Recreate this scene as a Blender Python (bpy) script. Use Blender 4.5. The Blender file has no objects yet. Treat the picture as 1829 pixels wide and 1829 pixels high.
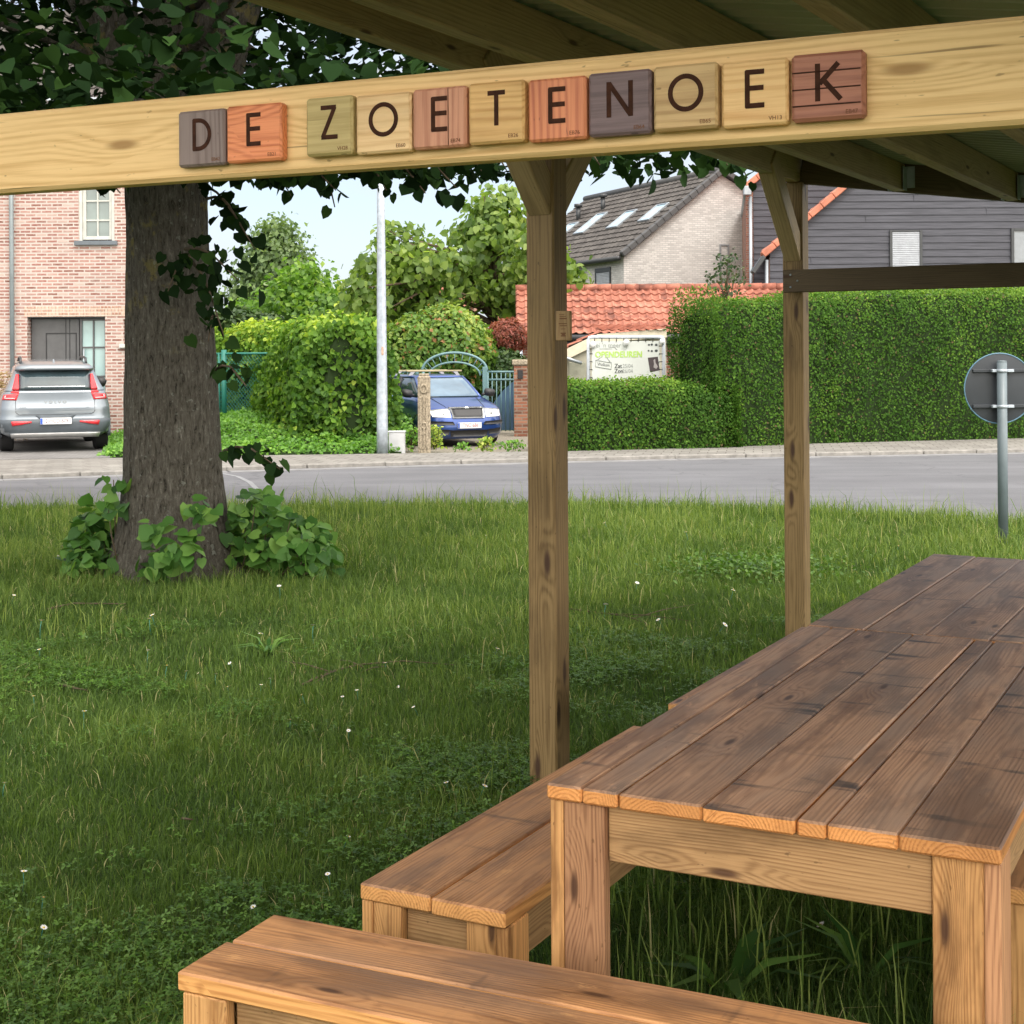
import bpy, bmesh, math, random
import numpy as np
from mathutils import Vector, Matrix
from mathutils.bvhtree import BVHTree
random.seed(7); rng = np.random.default_rng(11)
S = bpy.context.scene; COL = S.collection
R = math.radians

# ------------------------------------------------------------------ camera, sky, sun
F, CX, CY, CAMH, ROLL = 2600.0, 914.5, 638.0, 1.67, R(0.35)
cam_d = bpy.data.cameras.new('camera'); cam = bpy.data.objects.new('camera', cam_d); COL.objects.link(cam)
cam.location = (0, 0, CAMH); cam.rotation_euler = (R(90), ROLL, 0)
cam_d.sensor_width = 36; cam_d.lens = 36*F/1829.0
cam_d.shift_y = -(914.5-CY)/1829.0; cam_d.clip_start = 0.05; cam_d.clip_end = 2000
S.camera = cam
SUN_EL, SUN_AZ = R(56), R(150)      # azimuth measured from +Y (view direction) towards +X (right)
w = bpy.data.worlds.new('World'); S.world = w; w.use_nodes = True
nt = w.node_tree; nt.nodes.clear()
def N(nt, t, **k):
    n = nt.nodes.new(t)
    for a, b in k.items():
        if a.startswith('i_'): n.inputs[a[2:].replace('_', ' ')].default_value = b
        else: setattr(n, a, b)
    return n
sky = N(nt, 'ShaderNodeTexSky', sky_type='NISHITA', sun_disc=False, sun_elevation=SUN_EL, sun_rotation=SUN_AZ, air_density=1.0, dust_density=1.5, ozone_density=1.5)
tc = N(nt, 'ShaderNodeTexCoord'); mp = N(nt, 'ShaderNodeMapping'); mp.inputs['Scale'].default_value = (1, 1, 2.6)
cn = N(nt, 'ShaderNodeTexNoise', i_Scale=3.2, i_Detail=8, i_Roughness=0.58)
cr = N(nt, 'ShaderNodeValToRGB'); cr.color_ramp.elements[0].position = 0.40; cr.color_ramp.elements[1].position = 0.66
cr.color_ramp.elements[0].color = (0.45, 0.45, 0.45, 1); cr.color_ramp.elements[1].color = (0.97, 0.97, 0.97, 1)
mx = N(nt, 'ShaderNodeMix', data_type='RGBA')
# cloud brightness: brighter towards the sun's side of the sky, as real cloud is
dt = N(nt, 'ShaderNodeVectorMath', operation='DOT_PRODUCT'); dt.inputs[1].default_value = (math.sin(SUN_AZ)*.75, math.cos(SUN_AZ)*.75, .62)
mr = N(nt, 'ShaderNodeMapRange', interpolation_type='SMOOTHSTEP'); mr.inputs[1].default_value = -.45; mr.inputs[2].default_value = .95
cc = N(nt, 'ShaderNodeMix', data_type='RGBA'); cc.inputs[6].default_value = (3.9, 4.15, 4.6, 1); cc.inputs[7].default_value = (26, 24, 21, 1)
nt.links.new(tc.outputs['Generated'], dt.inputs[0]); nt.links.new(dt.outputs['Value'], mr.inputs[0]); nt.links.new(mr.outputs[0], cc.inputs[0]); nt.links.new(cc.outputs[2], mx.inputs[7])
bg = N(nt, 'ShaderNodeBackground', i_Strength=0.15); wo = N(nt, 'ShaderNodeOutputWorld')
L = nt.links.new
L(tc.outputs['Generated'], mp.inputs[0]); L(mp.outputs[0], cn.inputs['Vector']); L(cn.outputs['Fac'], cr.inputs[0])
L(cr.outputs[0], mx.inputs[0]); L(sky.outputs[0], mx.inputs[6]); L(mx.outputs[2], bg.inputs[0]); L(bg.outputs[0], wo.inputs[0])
sd = bpy.data.lights.new('sun', 'SUN'); sd.energy = 1.25; sd.angle = R(12); sd.color = (1, .96, .91)
so = bpy.data.objects.new('sun', sd); COL.objects.link(so)
sv = Vector((math.sin(SUN_AZ)*math.cos(SUN_EL), math.cos(SUN_AZ)*math.cos(SUN_EL), math.sin(SUN_EL)))
so.rotation_euler = sv.to_track_quat('Z', 'Y').to_euler(); so.location = (0, 0, 30)
S.view_settings.view_transform = 'Standard'; S.view_settings.look = 'None'; S.view_settings.gamma = 1
S.view_settings.exposure = 0.58
S.cycles.max_bounces = 6; S.cycles.diffuse_bounces = 3; S.cycles.transparent_max_bounces = 4

# ------------------------------------------------------------------ helpers
def unroll(px, py):
    a, b = px-CX, py-CY; c, s = math.cos(ROLL), math.sin(ROLL)
    return a*c-b*s, a*s+b*c
def W(px, py, d):
    a, b = unroll(px, py); return Vector((a/F*d, d, CAMH-b/F*d))
def G(px, py, h=0.0):
    a, b = unroll(px, py); d = (CAMH-h)*F/b; return Vector((a/F*d, d, h))
def V3(*a): return Vector(a)
def tag(o, label, cat, group=None):
    o['label'] = label; o['category'] = cat
    if group: o['group'] = group
    return o
def thing(name, label, cat, loc=(0, 0, 0), rz=0, group=None):
    o = bpy.data.objects.new(name, None); COL.objects.link(o); o.empty_display_size = .1
    o.location = loc; o.rotation_euler = (0, 0, rz); return tag(o, label, cat, group)
def link(name, me, mat, parent=None):
    o = bpy.data.objects.new(name, me); COL.objects.link(o)
    if mat is not None and len(me.materials) == 0: me.materials.append(mat)
    if parent is not None: o.parent = parent
    return o
def struct(o): o['kind'] = 'structure'; return o
def stuff(o): o['kind'] = 'stuff'; return o
def copy_tree(o, parent=None):
    c = o.copy(); COL.objects.link(c)
    if parent is not None: c.parent = parent; c.matrix_parent_inverse = o.matrix_parent_inverse
    for ch in list(o.children): copy_tree(ch, c)
    return c

class MB:
    """collects boxes, tubes and sheets; vertex attribute gc = coordinates along/across/through the piece, rv = random per piece"""
    def __init__(s): s.v = []; s.f = []; s.gc = []; s.rv = []; s.sm = []
    def add(s, vs, fs, gc=None, rv=None, smooth=False):
        b = len(s.v); s.v += [tuple(v) for v in vs]; s.f += [[b+i for i in f] for f in fs]
        s.gc += [tuple(g) for g in (gc if gc is not None else vs)]
        s.rv += [random.random() if rv is None else rv]*len(vs) if rv is not None else [random.random()]*len(vs)
        s.sm += [smooth]*len(fs)
    def box(s, c, ex, ey, ez, dims, bev=.003, rv=None):
        """c centre, e? unit axes, dims lengths; gc runs along ex"""
        hx, hy, hz = [d/2 for d in dims]; b = min(bev, hx*.45, hy*.45, hz*.45)
        vs = []; idx = {}
        for sx in (-1, 1):
            for sy in (-1, 1):
                for sz in (-1, 1):
                    for k in range(3):
                        p = [sx*hx, sy*hy, sz*hz]
                        for m, q in enumerate((sx, sy, sz)):
                            if m != k: p[m] -= q*b
                        idx[(sx, sy, sz, k)] = len(vs); vs.append(p)
        fs = []
        def loop(k, sgn):
            o = [m for m in range(3) if m != k]; r = []
            for q0, q1 in ((-1, -1), (1, -1), (1, 1), (-1, 1)):
                t = [0, 0, 0]; t[k] = sgn; t[o[0]] = q0; t[o[1]] = q1; r.append(idx[(*t, k)])
            flip = (sgn < 0) != (k == 1)
            return r[::-1] if flip else r
        for k in range(3):
            for sg in (-1, 1): fs.append(loop(k, sg))
        for m in range(3):            # edges parallel to axis m
            o = [q for q in range(3) if q != m]
            for q0 in (-1, 1):
                for q1 in (-1, 1):
                    t0 = [0, 0, 0]; t0[m] = -1; t0[o[0]] = q0; t0[o[1]] = q1; t1 = list(t0); t1[m] = 1
                    fs.append([idx[(*t0, o[0])], idx[(*t1, o[0])], idx[(*t1, o[1])], idx[(*t0, o[1])]])
        for sx in (-1, 1):
            for sy in (-1, 1):
                for sz in (-1, 1): fs.append([idx[(sx, sy, sz, k)] for k in range(3)])
        W_ = [Vector(c)+Vector(ex)*p[0]+Vector(ey)*p[1]+Vector(ez)*p[2] for p in vs]
        s.add(W_, fs, vs, random.random() if rv is None else rv)
    def abox(s, x0, x1, y0, y1, z0, z1, bev=.003, along=0, rv=None):
        E = [V3(1, 0, 0), V3(0, 1, 0), V3(0, 0, 1)]; D = [x1-x0, y1-y0, z1-z0]
        o = [along]+[k for k in range(3) if k != along]
        s.box(((x0+x1)/2, (y0+y1)/2, (z0+z1)/2), E[o[0]], E[o[1]], E[o[2]], [D[i] for i in o], bev, rv)
    def beam(s, p0, p1, wdt, hgt, up=(0, 0, 1), bev=.004, rv=None):
        p0, p1 = Vector(p0), Vector(p1); d = p1-p0; ln = d.length; ex = d/ln
        ez = Vector(up); ez = (ez-ex*ez.dot(ex)).normalized(); ey = ez.cross(ex)
        s.box((p0+p1)/2, ex, ey, ez, (ln, wdt, hgt), bev, rv)
    def tube(s, pts, rad, n=10, cap=True, closed=False):
        pts = [Vector(p) for p in pts]; m = len(pts)
        rads = [rad]*m if not hasattr(rad, '__len__') else rad
        vs = []; gcs = []; prev = None; dist = 0
        for i, p in enumerate(pts):
            a = pts[i-1] if (i > 0 or closed) else p; b = pts[(i+1) % m] if (i < m-1 or closed) else p
            t = (b-a).normalized() if (b-a).length > 1e-9 else V3(0, 0, 1)
            if prev is None:
                q = t.orthogonal().normalized()
            else: q = (prev-t*prev.dot(t)).normalized()
            prev = q; r2 = t.cross(q)
            if i: dist += (p-pts[i-1]).length
            for k in range(n):
                an = 2*math.pi*k/n; vs.append(p+(q*math.cos(an)+r2*math.sin(an))*rads[i])
                gcs.append((dist, rads[i]*math.cos(an), rads[i]*math.sin(an)))
        fs = []
        for i in range(m if closed else m-1):
            j = (i+1) % m
            for k in range(n): fs.append([i*n+k, i*n+(k+1) % n, j*n+(k+1) % n, j*n+k])
        if cap and not closed: fs.append(list(range(n))[::-1]); fs.append([(m-1)*n+k for k in range(n)])
        s.add(vs, fs, gcs, None, True)
    def lathe(s, c, prof, n=24, axis=(0, 0, 1)):
        ax = Vector(axis).normalized(); q = ax.orthogonal().normalized(); r2 = ax.cross(q); c = Vector(c)
        vs = [c+ax*z+(q*math.cos(2*math.pi*k/n)+r2*math.sin(2*math.pi*k/n))*r for r, z in prof for k in range(n)]
        m = len(prof); fs = [[i*n+k, i*n+(k+1) % n, (i+1)*n+(k+1) % n, (i+1)*n+k] for i in range(m-1) for k in range(n)]
        fs.append(list(range(n))[::-1]); fs.append([(m-1)*n+k for k in range(n)])
        s.add(vs, fs, None, None, True)
    def prism(s, pts, ext):
        """polygon pts (3d) extruded by vector ext"""
        n = len(pts); e = Vector(ext); vs = [Vector(p) for p in pts]+[Vector(p)+e for p in pts]
        fs = [list(range(n))[::-1], [n+i for i in range(n)]]+[[i, (i+1) % n, n+(i+1) % n, n+i] for i in range(n)]
        s.add(vs, fs)
    def stroke(s, pts, wd, O, ex, ey, ez, lift=0.0, th=.0004, closed=False):
        """flat ribbon with mitred joints in the plane O+ex*x+ey*y, standing th proud along ez"""
        P = [Vector((p[0], p[1])) for p in pts]; m = len(P); Lf = []; Rt = []
        for i in range(m):
            a = P[i-1] if (i > 0 or closed) else None; b = P[(i+1) % m] if (i < m-1 or closed) else None
            d0 = (P[i]-a).normalized() if a is not None else (b-P[i]).normalized()
            d1 = (b-P[i]).normalized() if b is not None else d0
            t = d0+d1; t = t.normalized() if t.length > 1e-6 else d0
            nrm = Vector((-t.y, t.x)); k = wd/2/max(.35, nrm.dot(Vector((-d0.y, d0.x))))
            Lf.append(P[i]+nrm*k); Rt.append(P[i]-nrm*k)
        O, ex, ey, ez = Vector(O), Vector(ex), Vector(ey), Vector(ez)
        vs = []
        for q in (0, 1):
            h = lift+th*q
            vs += [O+ex*p.x+ey*p.y+ez*h for p in Lf]+[O+ex*p.x+ey*p.y+ez*h for p in Rt]
        fs = []
        for i in range(m if closed else m-1):
            j = (i+1) % m
            fs.append([2*m+i, 3*m+i, 3*m+j, 2*m+j]); fs.append([i, j, 2*m+j, 2*m+i]); fs.append([m+j, m+i, 3*m+i, 3*m+j])
        if not closed: fs.append([0, 2*m, 3*m, m]); fs.append([m-1, 2*m-1, 4*m-1, 3*m-1])
        s.add(vs, fs)
    def build(s, name, mat, parent=None, sm=None):
        me = bpy.data.meshes.new(name); me.from_pydata(s.v, [], s.f)
        a = me.attributes.new('gc', 'FLOAT_VECTOR', 'POINT'); a.data.foreach_set('vector', np.array(s.gc, dtype=np.float32).ravel())
        a = me.attributes.new('rv', 'FLOAT', 'POINT'); a.data.foreach_set('value', np.array(s.rv, dtype=np.float32))
        me.polygons.foreach_set('use_smooth', s.sm if sm is None else [sm]*len(s.sm)); me.update()
        return link(name, me, mat, parent)

def np_mesh(name, V, groups, fattr=None):
    """V (n,3); groups list of (k-gon index arrays); fattr dict name->array per face (in group order)"""
    me = bpy.data.meshes.new(name); V = np.asarray(V, dtype=np.float32)
    me.vertices.add(len(V)); me.vertices.foreach_set('co', V.ravel())
    loops = np.concatenate([g.ravel() for g in groups]).astype(np.int32)
    tot = np.concatenate([np.full(len(g), g.shape[1]) for g in groups]).astype(np.int32)
    st = np.concatenate([[0], np.cumsum(tot)[:-1]]).astype(np.int32)
    me.loops.add(len(loops)); me.loops.foreach_set('vertex_index', loops)
    me.polygons.add(len(tot)); me.polygons.foreach_set('loop_start', st); me.polygons.foreach_set('loop_total', tot)
    for k, a in (fattr or {}).items():
        at = me.attributes.new(k, 'FLOAT', 'FACE'); at.data.foreach_set('value', a.astype(np.float32))
    me.update(calc_edges=True); return me

LEAF = {
 'diamond': (np.array([(0, 0, 0), (.36, .42, .10), (0, 1, -.05), (-.36, .42, .10)], float), [[0, 1, 2], [0, 2, 3]], []),
 'blade': (np.array([(-.035, 0, 0), (.035, 0, 0), (.06, .45, .10), (-.06, .45, .10), (0, 1, -.15)], float), [[3, 2, 4]], [[0, 1, 2, 3]]),
 'long': (np.array([(0, 0, 0), (.17, .4, .06), (0, 1, -.12), (-.17, .4, .06)], float), [[0, 1, 2], [0, 2, 3]], []),
 'heart': (np.array([(0, 0, 0), (.30, -.12, .03), (.52, .2, .10), (.40, .62, .06), (0, 1.05, -.10), (-.40, .62, .06), (-.52, .2, .10), (-.30, -.12, .03)], float),
           [[0, 3, 4], [0, 4, 5]], [[0, 1, 2, 3], [0, 5, 6, 7]]),
 'clover': (np.array([(0, 0, 0), (.3, .25, .05), (.22, .62, .0), (-.22, .62, .0), (-.3, .25, .05),
                      (.38, -.12, .05), (.66, -.42, 0), (.3, -.62, 0), (.05, -.4, .05),
                      (-.38, -.12, .05), (-.66, -.42, 0), (-.3, -.62, 0), (-.05, -.4, .05)], float), [],
            [[0, 1, 2, 3], [0, 8, 7, 6], [0, 9, 10, 11]]),
}
def unit(a): return a/np.maximum(np.linalg.norm(a, axis=1, keepdims=True), 1e-9)
def leaves_mesh(name, P, Nn, size, kind='diamond', tilt=.5, tip=None, tipj=.6, lv=None):
    n = len(P); T, tri, quad = LEAF[kind]; k = len(T)
    nn = unit(Nn+rng.normal(0, tilt, (n, 3)))
    t = rng.normal(0, 1, (n, 3)) if tip is None else np.asarray(tip, float)+rng.normal(0, tipj, (n, 3))
    t = unit(t-nn*np.sum(t*nn, 1, keepdims=True)); sd_ = np.cross(t, nn)
    s = np.broadcast_to(np.asarray(size, float), (n,))*rng.uniform(.65, 1.25, n)
    V = P[:, None, :]+s[:, None, None]*(T[None, :, 0:1]*sd_[:, None, :]+T[None, :, 1:2]*t[:, None, :]+T[None, :, 2:3]*nn[:, None, :])
    base = (np.arange(n)*k)[:, None, None]; groups = []; fl = []
    lv = rng.random(n) if lv is None else lv
    for lst in (tri, quad):
        if lst: a = np.array(lst)[None]+base; groups.append(a.reshape(-1, a.shape[2])); fl.append(np.repeat(lv, len(lst)))
    return np_mesh(name, V.reshape(-1, 3), groups, {'lv': np.concatenate(fl)})
def wob(P, sc=1.0, seed=0.0):
    x, y, z = (P*sc).T
    return (np.sin(x*1.7+y*.9+seed)*np.cos(y*1.3-z*1.1+seed*2)+.6*np.sin(x*3.1-z*2.3+seed*3)*np.cos(y*3.7+seed)+.4*np.sin(z*5.3+x*4.1+seed)*np.cos(y*6.1-x*2))/1.6

# ------------------------------------------------------------------ materials
class NT:
    def __init__(s, name):
        s.m = bpy.data.materials.new(name); s.m.use_nodes = True; s.t = s.m.node_tree; s.t.nodes.clear()
        s.out = s.n('ShaderNodeOutputMaterial'); s.p = s.n('ShaderNodeBsdfPrincipled'); s.l(s.p.outputs[0], s.out.inputs[0])
    def n(s, t, **k): return N(s.t, t, **k)
    def l(s, a, b): s.t.links.new(a, b)
    def set(s, sock, v):
        if hasattr(v, 'is_output'): s.l(v, sock)
        elif isinstance(v, (tuple, list)) and len(v) == 3 and sock.type == 'RGBA': sock.default_value = (*v, 1)
        else: sock.default_value = v
    def math(s, op, a, b=0.0, c=None, clamp=False):
        n = s.n('ShaderNodeMath', operation=op, use_clamp=clamp); s.set(n.inputs[0], a); s.set(n.inputs[1], b)
        if c is not None: s.set(n.inputs[2], c)
        return n.outputs[0]
    def mix(s, f, a, b, mode='MIX'):
        n = s.n('ShaderNodeMix', data_type='RGBA', blend_type=mode); s.set(n.inputs[0], f); s.set(n.inputs[6], a); s.set(n.inputs[7], b); return n.outputs[2]
    def noise(s, vec, scale, detail=3, rough=.55, dist=0):
        n = s.n('ShaderNodeTexNoise', i_Scale=scale, i_Detail=detail, i_Roughness=rough, i_Distortion=dist)
        if vec is not None: s.l(vec, n.inputs['Vector'])
        return n.outputs['Fac']
    def ramp(s, f, stops):
        n = s.n('ShaderNodeValToRGB'); e = n.color_ramp.elements
        while len(e) < len(stops): e.new(.5)
        for i, (p, c) in enumerate(stops): e[i].position = p; e[i].color = (*c, 1) if hasattr(c, '__len__') else (c, c, c, 1)
        s.l(f, n.inputs[0]); return n.outputs[0]
    def step(s, f, a, b): 
        n = s.n('ShaderNodeMapRange', clamp=True, interpolation_type='SMOOTHSTEP'); s.set(n.inputs[0], f); n.inputs[1].default_value = a; n.inputs[2].default_value = b; return n.outputs[0]
    def comb(s, x, y, z): n = s.n('ShaderNodeCombineXYZ'); s.set(n.inputs[0], x); s.set(n.inputs[1], y); s.set(n.inputs[2], z); return n.outputs[0]
    def sep(s, v): n = s.n('ShaderNodeSeparateXYZ'); s.l(v, n.inputs[0]); return n.outputs
    def obj(s): return s.n('ShaderNodeTexCoord').outputs['Object']
    def scale(s, v, sc): n = s.n('ShaderNodeMapping'); n.inputs['Scale'].default_value = sc; s.l(v, n.inputs[0]); return n.outputs[0]
    def attr(s, a, o='Fac'): return s.n('ShaderNodeAttribute', attribute_name=a).outputs[o]
    def bump(s, h, dist=.002, st=.6):
        n = s.n('ShaderNodeBump', i_Distance=dist, i_Strength=st); s.l(h, n.inputs['Height']); s.l(n.outputs[0], s.p.inputs['Normal'])
    def base(s, c, rough=.6, spec=.4, metal=0):
        s.set(s.p.inputs['Base Color'], c); s.set(s.p.inputs['Roughness'], rough); s.p.inputs['Specular IOR Level'].default_value = spec; s.p.inputs['Metallic'].default_value = metal
        return s.m
def plain(name, c, rough=.5, spec=.5, metal=0, var=.12, sc=6, coat=0):
    t = NT(name); f = t.noise(t.obj(), sc, 4)
    lo = tuple(max(0, x*(1-var)) for x in c); hi = tuple(x*(1+var) for x in c)
    m = t.base(t.ramp(f, [(.3, lo), (.7, hi)]), rough, spec, metal)
    if coat: t.p.inputs['Coat Weight'].default_value = coat; t.p.inputs['Coat Roughness'].default_value = .04
    return m
def wood(name, light, dark, ring=.0065, knot=.6, kcol=(.07, .03, .015), weather=None, wcol=(.12, .10, .085), rough=.62, tint=.25, saw=0, contrast=.7, topc=None, stain=.5, hue=0, kr=.11):
    t = NT(name); g = t.attr('gc', 'Vector'); rv = t.attr('rv'); Lx, A, T = t.sep(g)[:3]
    off = t.math('MULTIPLY', rv, 37.0)
    v1 = t.comb(t.math('ADD', t.math('MULTIPLY', Lx, 1.1), off), t.math('MULTIPLY', A, 7), t.math('ADD', t.math('MULTIPLY', T, 7), off))
    n1 = t.noise(v1, 1.0, 2)
    vk = t.comb(t.math('ADD', t.math('MULTIPLY', Lx, 2.2), off), t.math('ADD', t.math('MULTIPLY', t.math('ADD', A, T), 8.5), t.math('MULTIPLY', rv, 11.0)), 0.0)
    vo = t.n('ShaderNodeTexVoronoi', feature='F1', voronoi_dimensions='2D', i_Scale=1.0, i_Randomness=1.0); t.l(vk, vo.inputs['Vector']); kd = vo.outputs['Distance']
    sep = t.sep(vo.outputs['Color'])[0]
    on = t.math('GREATER_THAN', sep, 1-knot)
    near = t.math('MULTIPLY', t.math('SUBTRACT', 1.0, t.step(kd, .0, .42)), on)
    a0 = t.math('ADD', A, t.math('MULTIPLY', t.math('SUBTRACT', rv, .5), .10)); t0 = t.math('ADD', T, .035)
    r = t.math('SQRT', t.math('ADD', t.math('MULTIPLY', a0, a0), t.math('MULTIPLY', t0, t0)))
    r = t.math('ADD', r, t.math('MULTIPLY', n1, .05)); r = t.math('ADD', r, t.math('MULTIPLY', near, .03))
    rg = t.math('ADD', t.math('MULTIPLY', t.math('SINE', t.math('MULTIPLY', r, 6.2832/ring)), .5), .5)
    rg = t.math('MULTIPLY', t.math('POWER', rg, 1.5), t.math('ADD', .35, t.math('MULTIPLY', t.noise(t.comb(t.math('ADD', t.math('MULTIPLY', Lx, 1.5), off), t.math('MULTIPLY', A, 12), t.math('MULTIPLY', T, 12)), 1.0, 2), 1.1)))
    vf = t.comb(t.math('ADD', t.math('MULTIPLY', Lx, 5), off), t.math('MULTIPLY', A, 190), t.math('MULTIPLY', T, 190))
    fb = t.noise(vf, 1.0, 3, .65)
    k = t.math('ADD', t.math('MULTIPLY', rg, contrast), t.math('MULTIPLY', t.math('SUBTRACT', fb, .5), 2.0), clamp=True)
    c = t.mix(k, light, dark)
    crk = t.step(t.noise(t.comb(t.math('ADD', t.math('MULTIPLY', Lx, 1.6), off), t.math('MULTIPLY', t.math('ADD', A, T), 75), off), 1.0, 2), .70, .75)
    core = t.math('MULTIPLY', t.math('SUBTRACT', 1.0, t.step(kd, kr*.3, kr)), on)
    vs = t.comb(t.math('ADD', t.math('MULTIPLY', Lx, 2.2), off), t.math('MULTIPLY', A, 9), t.math('MULTIPLY', T, 9))
    st = t.noise(vs, 1.0, 5, .62)
    c = t.mix(t.math('MULTIPLY', t.step(st, .48, .72), stain), c, tuple(x*.42 for x in dark))
    if weather:
        up = t.sep(t.n('ShaderNodeNewGeometry').outputs['True Normal'])[2]; tp = t.step(up, .3, .6)
        wn = t.noise(t.comb(t.math('ADD', t.math('MULTIPLY', Lx, 1.0), off), t.math('MULTIPLY', A, 4), T), 1.3, 5, .6)
        tcol = t.mix(k, topc[0], topc[1]); tcol = t.mix(t.math('MULTIPLY', t.step(st, .44, .60), .62), tcol, tuple(x*.45 for x in topc[1]))
        tcol = t.mix(t.math('MULTIPLY', t.step(wn, .40, .68), weather), tcol, wcol)
        if saw:
            vsw = t.comb(t.math('ADD', t.math('MULTIPLY', Lx, 17), off), t.math('MULTIPLY', A, 3.2), t.math('MULTIPLY', rv, 9)); sw = t.noise(vsw, 1.0, 3, .5)
            gate = t.step(t.noise(t.comb(t.math('MULTIPLY', Lx, 3.0), t.math('MULTIPLY', A, 3), off), 1.0, 2), .47, .6)
            tcol = t.mix(t.math('MULTIPLY', t.math('MULTIPLY', t.step(sw, .56, .68), gate), saw), tcol, (.045, .035, .03))
        scf = t.step(t.noise(t.comb(t.math('ADD', t.math('MULTIPLY', Lx, 5), off), t.math('MULTIPLY', A, 16), rv), 1.0, 6, .7), .60, .70); tcol = t.mix(t.math('MULTIPLY', scf, .45), tcol, tuple(min(.8, x*1.45) for x in topc[0]))
        c = t.mix(tp, c, tcol)
    if hue: c = t.mix(t.math('MULTIPLY', t.math('GREATER_THAN', t.math('FRACT', t.math('MULTIPLY', rv, 3.77)), .5), hue), c, t.mix(k, (.40, .21, .12), (.19, .085, .05)))
    nick = t.step(t.noise(t.comb(t.math('ADD', t.math('MULTIPLY', Lx, 38), off), t.math('MULTIPLY', A, 95), t.math('MULTIPLY', T, 95)), 1.0, 2, .5), .70, .76)
    c = t.mix(t.math('MULTIPLY', nick, .6), c, tuple(x*.35 for x in dark))
    c = t.mix(t.math('MULTIPLY', crk, .7), c, tuple(x*.3 for x in dark))
    c = t.mix(t.math('MULTIPLY', core, .9), c, kcol)
    br = t.math('ADD', 1-tint/2, t.math('MULTIPLY', t.math('FRACT', t.math('MULTIPLY', rv, 7.31)), tint))
    h = t.n('ShaderNodeHueSaturation'); t.l(c, h.inputs['Color']); t.l(br, h.inputs['Value'])
    m = t.base(h.outputs[0], rough, .35); t.bump(t.math('ADD', t.math('MULTIPLY', rg, .5), fb), .0015, .55)
    return m
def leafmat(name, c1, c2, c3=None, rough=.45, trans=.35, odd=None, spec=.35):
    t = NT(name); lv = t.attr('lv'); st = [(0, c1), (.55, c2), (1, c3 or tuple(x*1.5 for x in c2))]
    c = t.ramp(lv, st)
    if odd: c = t.mix(t.math('GREATER_THAN', t.math('FRACT', t.math('MULTIPLY', lv, 91.7)), 1-odd[0]), c, odd[1])
    t.base(c, rough, spec); tr = t.n('ShaderNodeBsdfTranslucent'); t.l(t.mix(1.0, c, (1.5, 1.6, .7), 'MULTIPLY'), tr.inputs[0])
    ms = t.n('ShaderNodeMixShader', i_Fac=trans); t.l(t.p.outputs[0], ms.inputs[1]); t.l(tr.outputs[0], ms.inputs[2]); t.l(ms.outputs[0], t.out.inputs[0])
    return t.m
def brickmat(name, cols, mortar, bw=.22, rh=.068, ms=.011, rough=.85, patch=None):
    t = NT(name); tcn = t.n('ShaderNodeTexCoord'); x, y, z = t.sep(tcn.outputs['Object'])[:3]; nx, ny, nz = t.sep(tcn.outputs['Normal'])[:3]
    side = t.math('GREATER_THAN', t.math('ABSOLUTE', nx), .6)
    u = t.math('ADD', t.math('MULTIPLY', x, t.math('SUBTRACT', 1.0, side)), t.math('MULTIPLY', y, side)); v = t.comb(u, z, 0.0)
    b = t.n('ShaderNodeTexBrick', i_Scale=1.0, i_Mortar_Size=ms, i_Mortar_Smooth=.2, i_Bias=0.0, i_Brick_Width=bw, i_Row_Height=rh)
    t.l(v, b.inputs['Vector']); b.inputs['Color1'].default_value = (0, 0, 0, 1); b.inputs['Color2'].default_value = (1, 1, 1, 1); b.inputs['Mortar'].default_value = (.5, .5, .5, 1)
    cell = t.ramp(t.sep(b.outputs['Color'])[0], [(i/(len(cols)-1), c) for i, c in enumerate(cols)])
    nf = t.noise(t.scale(v, (14, 40, 1)), 1.0, 4, .7); c = t.mix(t.math('MULTIPLY', t.step(nf, .45, .75), .6), cell, mortar)
    big = t.noise(v, .5, 4, .6); c = t.mix(b.outputs['Fac'], c, mortar)
    if patch: c = t.mix(t.math('MULTIPLY', t.step(t.noise(t.scale(v, (1.2, 5, 1)), 1.6, 6, .75), .5, .72), patch[0]), c, patch[1])
    c = t.mix(.35, c, t.ramp(big, [(.3, .55), (.7, .95)]), 'MULTIPLY')
    m = t.base(c, rough, .2); t.bump(t.math('SUBTRACT', 1.0, b.outputs['Fac']), .006, .6); return m

M = {}
M['beam'] = wood('treated_pine_light', (.86, .59, .28), (.62, .38, .145), ring=.011, knot=.35, kcol=(.36, .20, .07), tint=.1, contrast=.62, stain=.10)
M['post'] = wood('treated_pine_shaded', (.28, .185, .078), (.145, .088, .032), ring=.011, knot=.75, kcol=(.045, .018, .01), tint=.15, contrast=.7, stain=.45, kr=.17)  # same pine as the beam, darkened: the posts' shade is in the colour
M['rail'] = wood('treated_pine_dark', (.13, .09, .05), (.07, .047, .026), ring=.011, knot=.4, tint=.1, contrast=.6, stain=.25)
M['purlin'] = wood('treated_pine_roof', (.46, .33, .18), (.29, .20, .10), ring=.012, knot=.35, tint=.15, contrast=.55, stain=.3)
M['table'] = wood('scaffold_plank', (.70, .32, .105), (.44, .17, .048), ring=.0075, knot=.22, weather=.5, wcol=(.26, .20, .16), saw=.9, rough=.5, tint=.35, topc=((.50, .285, .165), (.28, .14, .075)), stain=.25)
M['bench'] = wood('bench_plank', (.72, .37, .13), (.42, .18, .055), ring=.0075, knot=.3, weather=.4, wcol=(.19, .14, .11), saw=.5, rough=.5, tint=.25, topc=((.60, .30, .125), (.34, .15, .06)), stain=.35)
M['tleg'] = wood('leg_plank', (.66, .36, .14), (.36, .165, .055), ring=.006, knot=.5, tint=.5, stain=.8, hue=.75)
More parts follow.
